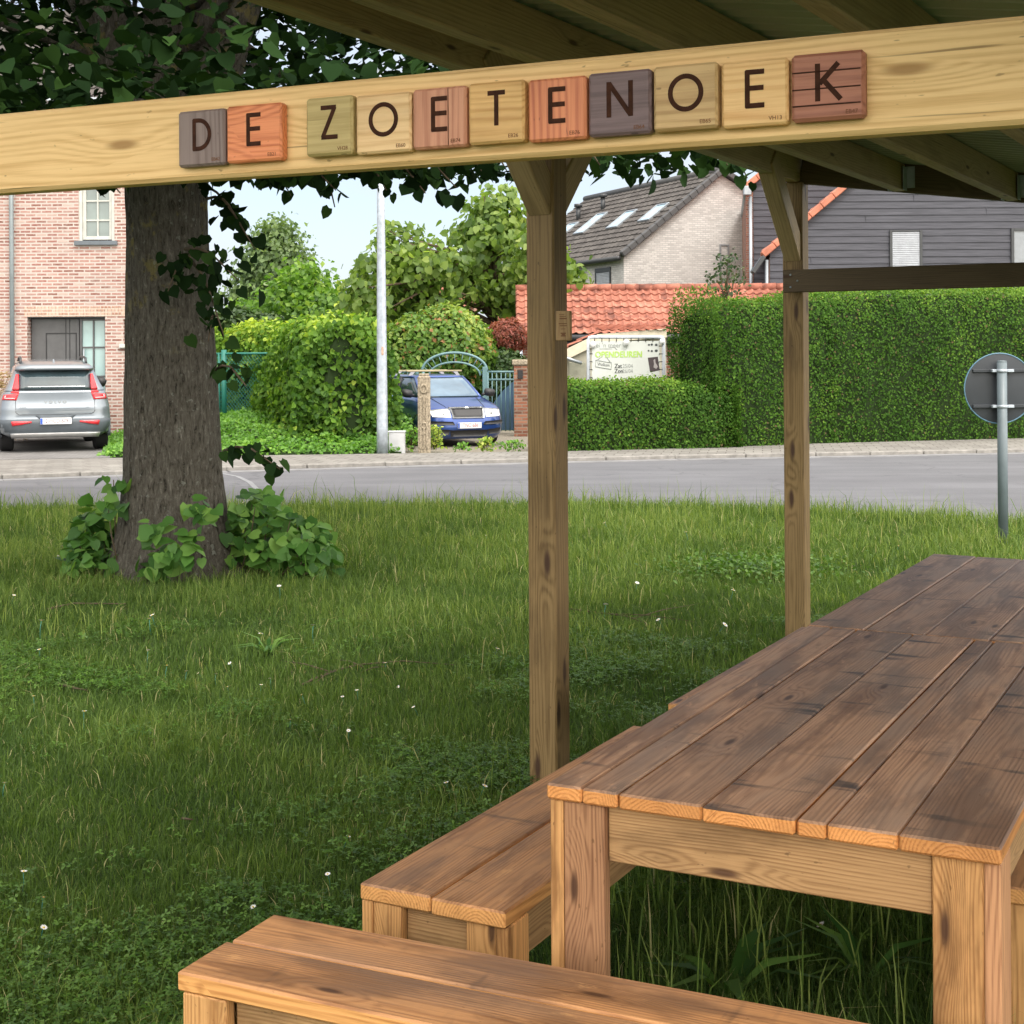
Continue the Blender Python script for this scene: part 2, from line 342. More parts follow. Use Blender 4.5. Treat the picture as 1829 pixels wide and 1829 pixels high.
M['tapron'] = wood('apron_plank', (.44, .265, .12), (.25, .135, .055), ring=.0075, knot=.6, tint=.25, stain=.6)
def barkmat():
    t = NT('lime_bark'); o = t.obj(); n1 = t.noise(t.scale(o, (22, 22, 5.5)), 1.8, 8, .78, .6); n2 = t.noise(o, 45, 4, .7)
    c = t.ramp(n1, [(.36, (.02, .018, .014)), (.47, (.12, .108, .088)), (.56, (.15, .138, .115)), (.70, (.32, .30, .26))])
    c = t.mix(.35, c, t.ramp(n2, [(.3, .35), (.7, 1.0)]), 'MULTIPLY')
    z = t.sep(o)[2]; li = t.math('MULTIPLY', t.step(t.noise(o, 6.5, 5, .65), .56, .66), t.step(z, 1.4, 2.6))
    c = t.mix(t.math('MULTIPLY', li, .7), c, (.26, .22, .075)); c = t.mix(t.math('MULTIPLY', t.step(t.noise(o, 21, 3), .64, .7), .5), c, (.30, .32, .28))
    m = t.base(c, .9, .15); t.bump(n1, .05, 1.0); return m
M['bark'] = barkmat()
M['twig'] = plain('twig_bark', (.10, .075, .05), .9, .2)
M['lime'] = leafmat('lime_leaf_shaded', (.007, .017, .006), (.012, .030, .009), (.028, .062, .014), trans=.12, rough=.8, spec=.04)  # crown leaf colour darkened to stand in for the canopy's shade
M['shoot'] = leafmat('lime_shoot_leaf', (.03, .085, .018), (.07, .17, .032), (.16, .29, .06), trans=.3, spec=.2)
M['grass'] = leafmat('grass_blade', (.045, .088, .019), (.115, .185, .038), (.25, .31, .085), rough=.55, trans=.35, spec=.2, odd=(.03, (.38, .35, .18)))
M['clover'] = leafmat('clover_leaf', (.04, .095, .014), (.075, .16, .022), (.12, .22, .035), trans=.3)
M['ivy'] = leafmat('hedge_creeper_leaf', (.04, .10, .015), (.13, .25, .03), (.42, .52, .08), trans=.35, spec=.15)
M['privet'] = leafmat('privet_leaf', (.035, .09, .014), (.075, .165, .022), (.18, .29, .04), trans=.3, spec=.12, rough=.65, odd=(.025, (.13, .10, .05)))
M['beech'] = leafmat('bush_leaf', (.05, .12, .02), (.13, .24, .04), (.34, .40, .09), trans=.35, odd=(.06, (.3, .15, .06)))
M['catalpa'] = leafmat('broad_tree_leaf', (.07, .13, .03), (.18, .27, .06), (.36, .44, .13), trans=.45)
M['farleaf'] = leafmat('far_tree_leaf', (.07, .12, .05), (.14, .21, .08), (.27, .36, .15), trans=.35)
M['midleaf'] = leafmat('bushy_tree_leaf', (.06, .14, .025), (.16, .30, .045), (.32, .44, .09), trans=.4)
M['darkleaf'] = leafmat('evergreen_leaf', (.015, .04, .012), (.035, .075, .02), (.08, .13, .03), trans=.2)
M['red'] = leafmat('red_shrub_leaf', (.10, .05, .03), (.26, .07, .05), (.38, .17, .12), trans=.35)
M['gcov'] = leafmat('ground_cover_leaf', (.06, .16, .02), (.13, .29, .04), (.25, .43, .07), trans=.35)
M['weed'] = leafmat('weed_leaf', (.10, .2, .03), (.27, .38, .06), (.48, .52, .12), trans=.4)
M['dry'] = leafmat('dry_shrub_leaf', (.3, .22, .14), (.45, .33, .23), (.6, .45, .35))
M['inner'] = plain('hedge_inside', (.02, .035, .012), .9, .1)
M['white_paint'] = plain('white_paint', (.75, .76, .76), .45)
M['dark_metal'] = plain('dark_metal', (.035, .038, .042), .4)
M['zinc'] = plain('zinc', (.30, .33, .36), .4, metal=.5)
M['galv'] = plain('galvanised_steel', (.42, .47, .53), .45, metal=.35, sc=14, var=.2)
M['burn'] = plain('burnt_letter', (.045, .016, .008), .8, .2, var=.4, sc=90)
M['burn_soft'] = plain('burnt_code', (.16, .07, .035), .8, .2)
M['black'] = plain('black_plastic', (.018, .018, .02), .5)
M['tyre'] = plain('tyre_rubber', (.02, .02, .021), .85, .2)
M['glass_dark'] = plain('car_glass', (.03, .05, .06), .04, 1.0, var=.3, sc=2)
M['glass_pale'] = plain('curtained_pane', (.30, .44, .44), .12, .8, var=.15, sc=1.5)
M['redplastic'] = plain('tail_light_red', (.62, .03, .04), .2, .6, var=.15)
# ------------------------------------------------------------------ the ground, road, pavement
def sheet(name, pts, z, mat, th=0):
    bm = bmesh.new(); vs = [bm.verts.new((x, y, z)) for x, y in pts]; f = bm.faces.new(vs)
    if f.normal.z < 0: f.normal_flip()
    bm.normal_update()
    if f.normal.z < 0: f.normal_flip()
    if th:
        r = bmesh.ops.extrude_face_region(bm, geom=[f]); bmesh.ops.translate(bm, verts=[v for v in r['geom'] if isinstance(v, bmesh.types.BMVert)], vec=(0, 0, -th)); bmesh.ops.recalc_face_normals(bm, faces=bm.faces)
    bmesh.ops.triangulate(bm, faces=[f for f in bm.faces if len(f.verts) > 4])
    me = bpy.data.meshes.new(name); bm.to_mesh(me); bm.free(); return struct(link(name, me, mat))
def soil():
    t = NT('lawn_soil'); o = t.obj(); n = t.noise(o, 1.3, 6, .65); n2 = t.noise(o, 40, 4, .7)
    c = t.ramp(n, [(.3, (.03, .055, .015)), (.55, (.045, .075, .02)), (.75, (.075, .075, .035))]); c = t.mix(.6, c, t.ramp(n2, [(.3, .4), (.7, 1.1)]), 'MULTIPLY')
    m = t.base(c, .95, .1); t.bump(n2, .02, .8); return m
def asphalt():
    t = NT('asphalt'); o = t.obj(); n = t.noise(o, .5, 5, .6); n2 = t.noise(o, 120, 3, .8); n3 = t.noise(t.scale(o, (.25, 2.2, 1)), 1.0, 4)
    c = t.ramp(n, [(.3, (.118, .12, .13)), (.7, (.155, .157, .17))]); c = t.mix(.5, c, t.ramp(n2, [(.3, .6), (.7, 1.25)]), 'MULTIPLY'); c = t.mix(.5, c, t.ramp(n3, [(.35, .8), (.65, 1.15)]), 'MULTIPLY')
    vo = t.n('ShaderNodeTexVoronoi', feature='DISTANCE_TO_EDGE', i_Scale=.30); wv = t.n('ShaderNodeVectorMath', operation='ADD'); nz = t.n('ShaderNodeTexNoise', i_Scale=1.6, i_Detail=5); t.l(o, nz.inputs['Vector']); t.l(o, wv.inputs[0]); t.l(nz.outputs['Color'], wv.inputs[1]); t.l(wv.outputs[0], vo.inputs['Vector'])
    crk = t.math('SUBTRACT', 1.0, t.step(vo.outputs['Distance'], .0, .012)); c = t.mix(t.math('MULTIPLY', crk, .45), c, (.07, .07, .075)); c = t.mix(t.math('MULTIPLY', t.step(t.noise(o, .22, 3), .5, .54), .22), c, (.11, .11, .12))
    m = t.base(c, .85, .25); t.bump(n2, .004, .5); return m
def slabs(name, bw, rh, c1, c2, mortar, ang=0.0):
    t = NT(name); mpn = t.n('ShaderNodeMapping'); mpn.inputs['Rotation'].default_value = (0, 0, ang); t.l(t.obj(), mpn.inputs[0]); v = mpn.outputs[0]
    b = t.n('ShaderNodeTexBrick', i_Scale=1.0, i_Mortar_Size=.008, i_Brick_Width=bw, i_Row_Height=rh); t.l(v, b.inputs['Vector'])
    b.inputs['Color1'].default_value = (*c1, 1); b.inputs['Color2'].default_value = (*c2, 1); b.inputs['Mortar'].default_value = (*mortar, 1)
    n = t.noise(t.obj(), 1.2, 6, .65); c = t.mix(.6, b.outputs['Color'], t.ramp(n, [(.3, .65), (.7, 1.15)]), 'MULTIPLY')
    n2 = t.noise(t.obj(), 30, 4, .7); c = t.mix(.35, c, t.ramp(n2, [(.3, .6), (.7, 1.2)]), 'MULTIPLY')
    m = t.base(c, .9, .2); t.bump(b.outputs['Fac'], -.004, .5); return m
sheet('ground', [(-300, -60), (300, -60), (300, 400), (-300, 400)], 0, soil())
near = [(-60, 16.4), (-5.7, 16.26), (.5, 16.26), (1.9, 16.0), (3.2, 15.5), (4.2, 14.8), (4.97, 14.14), (7.2, 11.9), (10, 8.2), (14, 2), (20, -20)]
kerb = [(-60, 8), (-20, 15.2), (-7.2, 20.5), (-4.3, 21.75), (-2, 22.5), (.32, 23.15), (2.6, 23.7), (4.97, 24.1), (8.7, 24.75), (14, 25.4), (30, 26.5), (60, 28)]
back = [(-60, 12), (-20, 19.0), (-8, 23.6), (-4, 24.3), (-1.5, 24.6), (1.5, 25.0), (5.5, 26.6), (9.8, 27.9), (16, 29.2), (30, 31), (60, 33)]
PH = .06
sheet('road', near[:1]+near[1:]+[(60, -20), (60, 28)]+kerb[::-1][1:], .004, asphalt())
sheet('pavement', kerb+back[::-1], PH, slabs('paving_slabs', .3, .3, (.205, .195, .18), (.26, .25, .23), (.10, .09, .08), .17), .08)
stone = plain('kerb_stone', (.235, .225, .21), .85, .2, sc=9, var=.25)
kb = MB()
for a, b in zip(kerb[:-1], kerb[1:]):                                # the kerb: 1 m stones with open joints, one setting object
    a, b = V3(*a, 0), V3(*b, 0); ln = (b-a).length; n = max(1, round(ln)); d = (b-a)/n; nn = V3(-d.y, d.x, 0).normalized()
    if ln > 25: n = 6; d = (b-a)/6
    for i in range(n): kb.box(a+d*(i+.5)-nn*.07+V3(0, 0, PH/2+.003), d.normalized(), nn, V3(0, 0, 1), (d.length-.012, .15, PH+.012), .012)
struct(kb.build('kerb', stone))
gut = MB()
for a, b in zip(kerb[1:-2], kerb[2:-1]):
    a, b = V3(*a, 0), V3(*b, 0); d = (b-a).normalized(); nn = V3(-d.y, d.x, 0)
    gut.box((a+b)/2-nn*.30+V3(0, 0, .004), d, nn, V3(0, 0, 1), ((b-a).length, .30, .014), .002)
struct(gut.build('gutter_strip', plain('gutter_concrete', (.20, .20, .205), .9, .2, sc=4, var=.2)))
seam = MB(); sp = [G(395, 846), G(425, 852), G(446, 862), G(460, 876), G(470, 892), G(476, 903)]
for a, b in zip(sp[:-1], sp[1:]): seam.beam(a+V3(0, 0, .006), b+V3(0, 0, .006), .07, .005, bev=.001)
struct(seam.build('road_seam', plain('pale_seam', (.20, .205, .215), .8)))
sheet('driveway', [(-30, 15.8), (-20, 19.0), (-8, 23.6), (-6.6, 23.85), (-6.9, 25), (-8.6, 31.0), (-14, 33), (-30, 33)], PH+.004, slabs('driveway_pavers', .21, .105, (.175, .17, .168), (.23, .225, .22), (.09, .088, .084), .12))
sheet('drive_gravel', [(-1.9, 24.55), (1.0, 24.95), (1.2, 33), (-3.2, 33)], .008, plain('gravel_drive', (.21, .19, .155), .95, .1, sc=26, var=.45))

# ------------------------------------------------------------------ brick house on the left
def tile_roof(mb, O, ex, ed, wid, length, row=.33, per=.24, amp=.035, stp=.03, nxp=6):
    """pantiled plane from O, ex along the eave, ed down the slope"""
    ex, ed = Vector(ex).normalized(), Vector(ed).normalized(); nz = ex.cross(ed); nz = nz if nz.z > 0 else -nz; O = Vector(O)
    nr = max(1, round(length/row)); row = length/nr; nxx = int(wid/per*nxp); vs = []; fs = []
    for r in range(nr):
        for q in (0, 1):
            for i in range(nxx+1):
                u = i*wid/nxx; ph = 2*math.pi*u/per; h = amp*max(0, math.sin(ph))**.7*1.0 if math.sin(ph) > 0 else -amp*.25*abs(math.sin(ph))
                vs.append(O+ex*u+ed*(row*(r+q))+nz*(h+(stp if q else 0)+random.uniform(-.002, .002)))
    k = nxx+1
    for r in range(nr):
        for i in range(nxx):
            a = 2*r*k+i; fs.append([a, a+1, a+k+1, a+k])
            if r < nr-1: fs.append([a+k, a+k+1, a+2*k+1, a+2*k])
    mb.add(vs, fs)
def tilemat(name, cols, var=.5):
    t = NT(name); g = t.obj(); n = t.noise(g, .9, 5, .7); n2 = t.noise(g, 6, 3, .6)
    vo = t.n('ShaderNodeTexVoronoi', i_Scale=4.0); t.l(g, vo.inputs['Vector']); f = t.math('ADD', t.math('MULTIPLY', n, .5), t.math('MULTIPLY', t.sep(vo.outputs['Color'])[0], .35)); f = t.math('ADD', f, t.math('MULTIPLY', t.math('SUBTRACT', n2, .5), var))
    c = t.ramp(f, [(.15+.6*i/(len(cols)-1), c) for i, c in enumerate(cols)]); return t.base(c, .8, .25)
M['redtile'] = tilemat('red_roof_tile', [(.13, .055, .042), (.26, .095, .065), (.36, .145, .10), (.34, .19, .14)])
M['darktile'] = tilemat('dark_roof_tile', [(.045, .04, .038), (.085, .077, .072), (.13, .12, .11)])
M['brickL'] = brickmat('pink_red_brick', [(.20, .085, .065), (.34, .155, .125), (.43, .25, .21), (.29, .12, .10), (.50, .38, .33)], (.52, .46, .42), ms=.015, patch=(.75, (.50, .42, .38)))
M['brickG'] = brickmat('whitewashed_brick', [(.50, .47, .45), (.62, .59, .565), (.70, .67, .64)], (.45, .44, .43), bw=.22, rh=.07, patch=(.4, (.36, .33, .31)))
M['brickR'] = brickmat('red_brick', [(.14, .045, .03), (.27, .085, .05), (.33, .13, .085), (.20, .07, .05)], (.30, .24, .20))
YH = 30.0
def hx(px): return W(px, 638, YH).x
def hz(px, py): return W(px, py, YH).z
house = thing('brick_house', 'pale red brick town house with a grey front door behind the silver car', 'house', (0, YH, 0))
def wallbox(mb, x0, x1, z0, z1, y0=0, y1=.3): mb.abox(x0, x1, y0, y1, z0, z1, .001)
dx0, dx1, dz1 = hx(49), hx(188), hz(49, 566)
wx0, wx1, wz0, wz1 = hx(142), hx(206), hz(142, 433), hz(142, 322)
xR = hx(262); xL = -24.0; ZT = 7.0
sx0, sx1, sz0, sz1 = hx(221), hx(262), hz(221, 617), hz(221, 570)
wl = MB()
for a in [(xL, dx0, 0, dz1), (dx1, sx0, 0, dz1), (sx0, sx1, 0, sz0), (sx1, xR, 0, dz1), (xL, xR, dz1, wz0), (xL, wx0, wz0, wz1), (wx1, xR, wz0, wz1), (xL, xR, wz1, ZT)]: wallbox(wl, *a)
wl.abox(sx0, sx1, 0, .3, sz1, dz1, .001); wl.abox(xR-.3, xR, .302, 6, 0, ZT, .001); wl.abox(xL, xR-.3, 5.7, 6, 0, ZT, .001)
wl.build('wall', M['brickL'], house)
sc = MB(); x = dx0-.06
while x < xR-.1: sc.abox(x, x+.058, -.006, .02, dz1, dz1+.21, .003); x += .072
sc.build('soldier_course', brickmat('soldier_brick', [(.42, .25, .18), (.58, .42, .33), (.34, .17, .12)], (.6, .5, .42)), house)
dark = plain('anthracite_paint', (.085, .085, .088), .45); frame_m = plain('pale_frame', (.50, .50, .46), .5)
rc = MB(); rc.abox(dx0, dx1, .26, .30, 0, dz1, .001); rc.abox(dx0, dx1, .03, .26, dz1-.02, dz1, .001); rc.build('porch_recess', dark, house)
dr = MB(); pxg = hx(138); dr.abox(dx0+.02, pxg-.02, .20, .258, .1, dz1-.04, .004); dr.build('door', dark, house)
d = [o for o in house.children if o.name.startswith('door')][0]
pn = MB(); pw = dx0+.32
for z0, z1 in ((.4, dz1-.35),):
    pn.abox(pw, pw+.02, .188, .20, z0, z1, .002); pn.abox(pw+.62, pw+.64, .188, .20, z0, z1, .002); pn.abox(pw, pw+.64, .186, .20, z1, z1+.02, .002)
pn.abox(pxg-.30, pxg-.285, .19, .20, .1, dz1-.04, .002); pn.abox(pxg-.22, pxg-.205, .19, .20, .1, dz1-.04, .002)
pn.build('panel_moulding', M['black'], d)
hd = MB(); hd.tube([(pw+.8, .14, 1.0), (pw+.8, .14, 1.9)], .016); hd.build('handle', M['zinc'], d)
def grid_window(par, x0, x1, z0, z1, y, fm, gm, nx, nz, fw=.06, mw=.03, name='window', dep=.06):
    f = MB()
    f.abox(x0, x0+fw, y, y+dep, z0, z1, .004); f.abox(x1-fw, x1, y, y+dep, z0, z1, .004); f.abox(x0+fw, x1-fw, y+.001, y+dep-.001, z0, z0+fw, .004); f.abox(x0+fw, x1-fw, y+.001, y+dep-.001, z1-fw, z1, .004)
    for i in range(1, nx): xx = x0+(x1-x0)*i/nx; f.abox(xx-mw/2, xx+mw/2, y+.004, y+dep-.01, z0+fw, z1-fw, .003)
    for i in range(1, nz): zz = z0+(z1-z0)*i/nz; f.abox(x0+fw, x1-fw, y+.007, y+dep-.013, zz-mw/2, zz+mw/2, .003)
    wo_ = f.build(name, fm, par); g = MB(); g.abox(x0+fw/2, x1-fw/2, y+dep*.6, y+dep*.6+.01, z0+fw/2, z1-fw/2, .001); g.build('pane', gm, wo_); return wo_
grid_window(house, pxg, dx1-.01, .12, dz1-.03, .18, dark, M['glass_pale'], 2, 4, .05, .03)
wn = grid_window(house, wx0+.06, wx1-.06, wz0+.06, wz1-.02, .08, frame_m, plain('grey_curtain_pane', (.17, .21, .20), .15, .8, var=.25, sc=1.3), 2, 3, .07, .03)
sl = MB(); sl.abox(wx0-.08, wx1+.06, -.07, .16, wz0-.06, wz0+.03, .006); sl.build('sill', plain('blue_stone', (.12, .14, .16), .6), wn)
wr = MB(); wr.abox(wx0, wx0+.06, .02, .3, wz0+.03, wz1, .003); wr.abox(wx1-.06, wx1, .02, .3, wz0+.03, wz1, .003); wr.build('reveal', frame_m, wn)
w2 = grid_window(house, sx0+.02, sx1-.02, sz0+.05, sz1, .08, frame_m, M['glass_dark'], 1, 1, .06)
sl = MB(); sl.abox(sx0-.08, sx1+.06, -.07, .16, sz0-.05, sz0+.03, .006); sl.build('sill', frame_m, w2)
dp = MB(); dp.tube([(hx(24), -.07, .05), (hx(24), -.07, ZT)], .045, 12); dp.build('downpipe', plain('grey_downpipe', (.17, .20, .21), .4), house)
gt = MB(); gt.tube([(xL, -.08, ZT), (xR, -.08, ZT)], .07, 10); gt.build('gutter', M['zinc'], house)
rf = MB(); tile_roof(rf, (xL, 3, ZT+2.6), (1, 0, 0), (0, -3.2, -2.7), xR-xL, 4.2); tile_roof(rf, (xL, 3, ZT+2.6), (1, 0, 0), (0, 3.2, -2.7), xR-xL, 4.2)
rf.prism([(xR, 0, ZT), (xR, 6, ZT), (xR, 3, ZT+2.55)], (-.25, 0, 0)); rf.build('roof', M['darktile'], house)

# ------------------------------------------------------------------ whitewashed brick house with the dark roof
def rotbox(): pass
gh = thing('gable_house', 'whitewashed brick gable house with dark tiled roof and skylights', 'house')
K = W(1114, 455, 50); a24 = R(24.6); ug = V3(math.cos(a24), math.sin(a24), 0); vg = V3(-math.sin(a24), math.cos(a24), 0)
gh.location = (K.x, K.y, 0); gh.rotation_euler = (0, 0, a24)        # local x along the gable, y along the long side
EH = K.z; AX, AH = 3.9, EH+2.95; BX = 7.8; BH = AH-(BX-AX)*.48; LEN = 10.2
g = MB(); g.prism([(0, 0, 0), (BX, 0, 0), (BX, 0, BH), (AX, 0, AH), (0, 0, EH)], (0, LEN, 0)); g.build('wall', M['brickG'], gh)
sl1 = math.hypot(AX, AH-EH); sl2 = math.hypot(BX-AX, AH-BH)
r = MB(); tile_roof(r, (AX, -.12, AH+.13), (0, 1, 0), (-AX, 0, -(AH-EH)), LEN+.24, sl1+.35, .34, .30, .02, .035, 4)
tile_roof(r, (AX, -.12, AH+.13), (0, 1, 0), (BX-AX, 0, -(AH-BH)), LEN+.24, sl2+.3, .34, .30, .02, .035, 4)
ro = r.build('roof', M['darktile'], gh)
vt = MB(); dl = V3(-AX, 0, -(AH-EH)).normalized(); dr_ = V3(BX-AX, 0, -(AH-BH)).normalized()
for q in range(int((sl1+.3)/.34)): vt.box(V3(AX, -.16, AH+.12)+dl*(.34*q+.17)+V3(0, 0, .0), dl, V3(0, 1, 0), dl.cross(V3(0, 1, 0)), (.335, .20, .20), .02)
for q in range(int((sl2+.3)/.34)): vt.box(V3(AX, -.16, AH+.12)+dr_*(.34*q+.17), dr_, V3(0, 1, 0), dr_.cross(V3(0, 1, 0)), (.335, .20, .20), .02)
vt.tube([(AX, -.1, AH+.16), (AX, LEN+.1, AH+.16)], .13, 8); vt.build('verge_tiles', plain('dark_verge', (.07, .07, .072), .7), ro)
gt = MB(); gt.tube([(-.30, -.2, EH-.13), (-.30, LEN+.1, EH-.13)], .085, 10); gt.build('gutter', M['dark_metal'], gh)
nl = V3(-(AH-EH), 0, AX).normalized()
def on_slope(px, py):          # point of the left roof slope seen at a pixel (local coords)
    a, b = unroll(px, py); dirw = V3(a/F, 1, -b/F); Rm = Matrix.Rotation(-a24, 3, 'Z'); o = Rm @ (V3(0, 0, CAMH)-V3(K.x, K.y, 0)); dd = Rm @ dirw
    P0 = V3(AX, 0, AH+.12); t = (P0-o).dot(nl)/dd.dot(nl); return o+dd*t
skm = plain('skylight_pane', (.42, .60, .72), .08, 1.0, var=.1, sc=1)
for top, bot in (((1072, 385), (1040, 418)), ((1126, 380), (1098, 408)), ((1184, 368), (1153, 396)), ((1024, 402), (1008, 418))):
    A_, B_ = on_slope(*top), on_slope(*bot); c = (A_+B_)/2; hlen = abs((A_-B_).dot(dl)); f = MB(); wd = .78
    for sgn in (-1, 1):
        f.box(c+V3(0, sgn*wd/2, 0)+nl*.05, dl, V3(0, 1, 0), nl, (hlen, .07, .10), .01); f.box(c+dl*sgn*hlen/2+nl*.05, V3(0, 1, 0), dl, nl, (wd+.07, .07, .098), .01)
    so_ = f.build('skylight', M['zinc'], gh); p = MB(); p.box(c+nl*.05, dl, V3(0, 1, 0), nl, (hlen-.07, wd-.07, .03), .002); p.build('pane', skm, so_)
for px, py in ((1033, 392), (1077, 375)):
    q = on_slope(px, py); v = MB(); v.tube([q-V3(0, 0, .1), q+V3(0, 0, .5)], .09, 12); v.tube([q+V3(0, 0, .5), q+V3(0, 0, .62)], .17, 12); v.build('roof_vent', M['dark_metal'], gh)
shut = plain('white_shutter', (.38, .40, .44), .5)
def shutter_win(par, x0, x1, z0, z1, y=-.0, name='window', lint=.12, axis=0, fm=None):
    """shuttered window on a wall facing -y (axis 0) or -x (axis 1)"""
    def bx(mb, a0, a1, d0, d1, z0, z1, b=.003):
        if axis == 0: mb.abox(a0, a1, d0, d1, z0, z1, b)
        else: mb.abox(d0, d1, a0, a1, z0, z1, b)
    f = MB(); fw = .07
    bx(f, x0-fw, x0, y-.05, y-.001, z0-fw, z1+lint); bx(f, x1, x1+fw, y-.05, y-.001, z0-fw, z1+lint); bx(f, x0, x1, y-.052, y-.001, z1, z1+lint); bx(f, x0, x1, y-.048, y-.001, z0-fw, z0)
    wo_ = f.build(name, fm or M['dark_metal'], par); s_ = MB(); z = z0
    while z < z1-.01: bx(s_, x0, x1, y-.03, y-.002, z, min(z1, z+.045), .006); z += .052
    s_.build('roller_shutter', shut, wo_); return wo_
def loc_y(px, py, xl=0.0):       # local y,z on the long side wall (local x=0)
    a, b = unroll(px, py); dirw = V3(a/F, 1, -b/F); Rm = Matrix.Rotation(-a24, 3, 'Z'); o = Rm @ (V3(0, 0, CAMH)-V3(K.x, K.y, 0)); dd = Rm @ dirw; t = (xl-o.x)/dd.x; q = o+dd*t; return q.y, q.z
def loc_x(px, py):
    a, b = unroll(px, py); dirw = V3(a/F, 1, -b/F); Rm = Matrix.Rotation(-a24, 3, 'Z'); o = Rm @ (V3(0, 0, CAMH)-V3(K.x, K.y, 0)); dd = Rm @ dirw; t = (0-o.y)/dd.y; q = o+dd*t; return q.x, q.z
for p0, p1, p2 in (((1066, 488), (1090, 486), (1070, 540)), ((1020, 492), (1043, 490), (1030, 540))):
    y1, z1 = loc_y(*p0); y0, _ = loc_y(*p1); _, z0 = loc_y(*p2); shutter_win(gh, min(y0, y1), max(y0, y1), z0, z1, 0, axis=1, lint=.16)
x0, z1 = loc_x(1285, 436); x1, _ = loc_x(1302, 436); _, z0 = loc_x(1290, 505)
nw = grid_window(gh, x0, x1, z0, z1, -.03, plain('grey_frame', (.25, .26, .27), .5), M['glass_pale'], 1, 2, .06, name='window')

# ------------------------------------------------------------------ dark clad house on the right
dh = thing('clad_house', 'dark grey board clad house with orange verge tiles and a white shuttered window', 'house', (0, 40, 0))
def siding(name='cladding_board'):
    t = NT(name); o = t.obj(); n = t.noise(t.scale(o, (1.2, 1, 22)), 1.0, 5, .6); c = t.ramp(n, [(.3, (.045, .046, .056)), (.7, (.088, .089, .106))]); m = t.base(c, .7, .3); t.bump(n, .004, .4); return m
sm_ = siding(); YD = 40.0
def dhx(px, y=YD): return W(px, 638, y).x
def dhz(px, py, y=YD): return W(px, py, y).z
def siding_wall(mb, y, x0, x1, zlo, zhi_f, step=.19):
    """boards as tilted strips; zhi_f(x) gives the roof line over x"""
    z = zlo; k = 0
    while True:
        z2 = z+step
        pts = [x0+(x1-x0)*i/60 for i in range(61)]; ok = [p for p in pts if zhi_f(p) > z]
        if not ok: break
        xa, xb = ok[0], ok[-1]; xa2 = next((p for p in pts if zhi_f(p) > z2), None); 
        if xa2 is None: xa2 = (xa+xb)/2; xb2 = xa2
        else: xb2 = [p for p in pts if zhi_f(p) > z2][-1]
        vs = [(xa, y-.03, z), (xb, y-.03, z), (xb2, y-.008, z2), (xa2, y-.008, z2), (xa, y, z), (xb, y, z), (xb2, y, z2), (xa2, y, z2)]
        mb.add(vs, [[0, 1, 2, 3], [4, 5, 1, 0], [1, 5, 6, 2], [4, 0, 3, 7]])
        for q in range(2):
            xj = xa+(xb-xa)*random.random()
            if k % 2 == q and zhi_f(xj) > z2: mb.abox(xj-.008, xj+.008, y-.034, y-.005, z, z2-.002, .001)
        z = z2; k += 1
XC, ZC = dhx(1365), dhz(1365, 455); SL = .83; XAp = XC+5.6; front_roof = lambda x: ZC+SL*min(x-XC, 2*XAp-XC-x)
XW = dhx(1376)
s = MB(); siding_wall(s, 0, XW, 2*XAp-XW, .0, front_roof); s.build('cladding', sm_, dh)
core = MB(); core.prism([(XW+.02, .002, 0), (2*XAp-XW-.02, .002, 0), (2*XAp-XW-.02, .002, ZC), (XAp, .002, front_roof(XAp)-.1), (XW+.02, .002, ZC)], (1.25, 8, 0)); core.build('wall', M['brickR'], dh)
vd = V3(1, 0, SL).normalized(); vt = MB(); vtb = MB(); n = int(7.3/.42)
for q in range(n):
    vt.box(V3(XC-.05, -.10, ZC-.02)+vd*(.42*(q+.5)), vd, V3(0, 1, 0), vd.cross(V3(0, 1, 0)), (.412, .25, .17), .02); v2 = V3(-1, 0, SL).normalized()
    vtb.box(V3(2*XAp-XC+.05, -.10, ZC-.02)+v2*(.42*(q+.5)), v2, V3(0, 1, 0), v2.cross(V3(0, 1, 0)), (.412, .25, .17), .02)
vo_ = plain('orange_verge_tile', (.44, .155, .095), .7, var=.25, sc=3)
rr = MB(); tile_roof(rr, (XAp, 0, front_roof(XAp)+.1), (.156, 1, 0), (-1, 0, -SL), 8, 7.3, .34, .3, .03, .03, 4); tile_roof(rr, (XAp, 0, front_roof(XAp)+.1), (.156, 1, 0), (1, 0, -SL), 8, 7.3, .34, .3, .03, .03, 4)
rro = rr.build('roof', M['redtile'], dh); vt.build('verge_tiles', vo_, rro); vtb.build('verge_tiles', vo_, rro)
shutter_win(dh, dhx(1594), dhx(1643), dhz(1600, 512), dhz(1600, 414), -.03, lint=.04)
shutter_b = grid_window(dh, dhx(1806), dhx(1870), dhz(1806, 512), dhz(1806, 408), -.08, M['dark_metal'], plain('net_curtain_pane', (.17, .19, .215), .1, .8), 1, 1, .08)
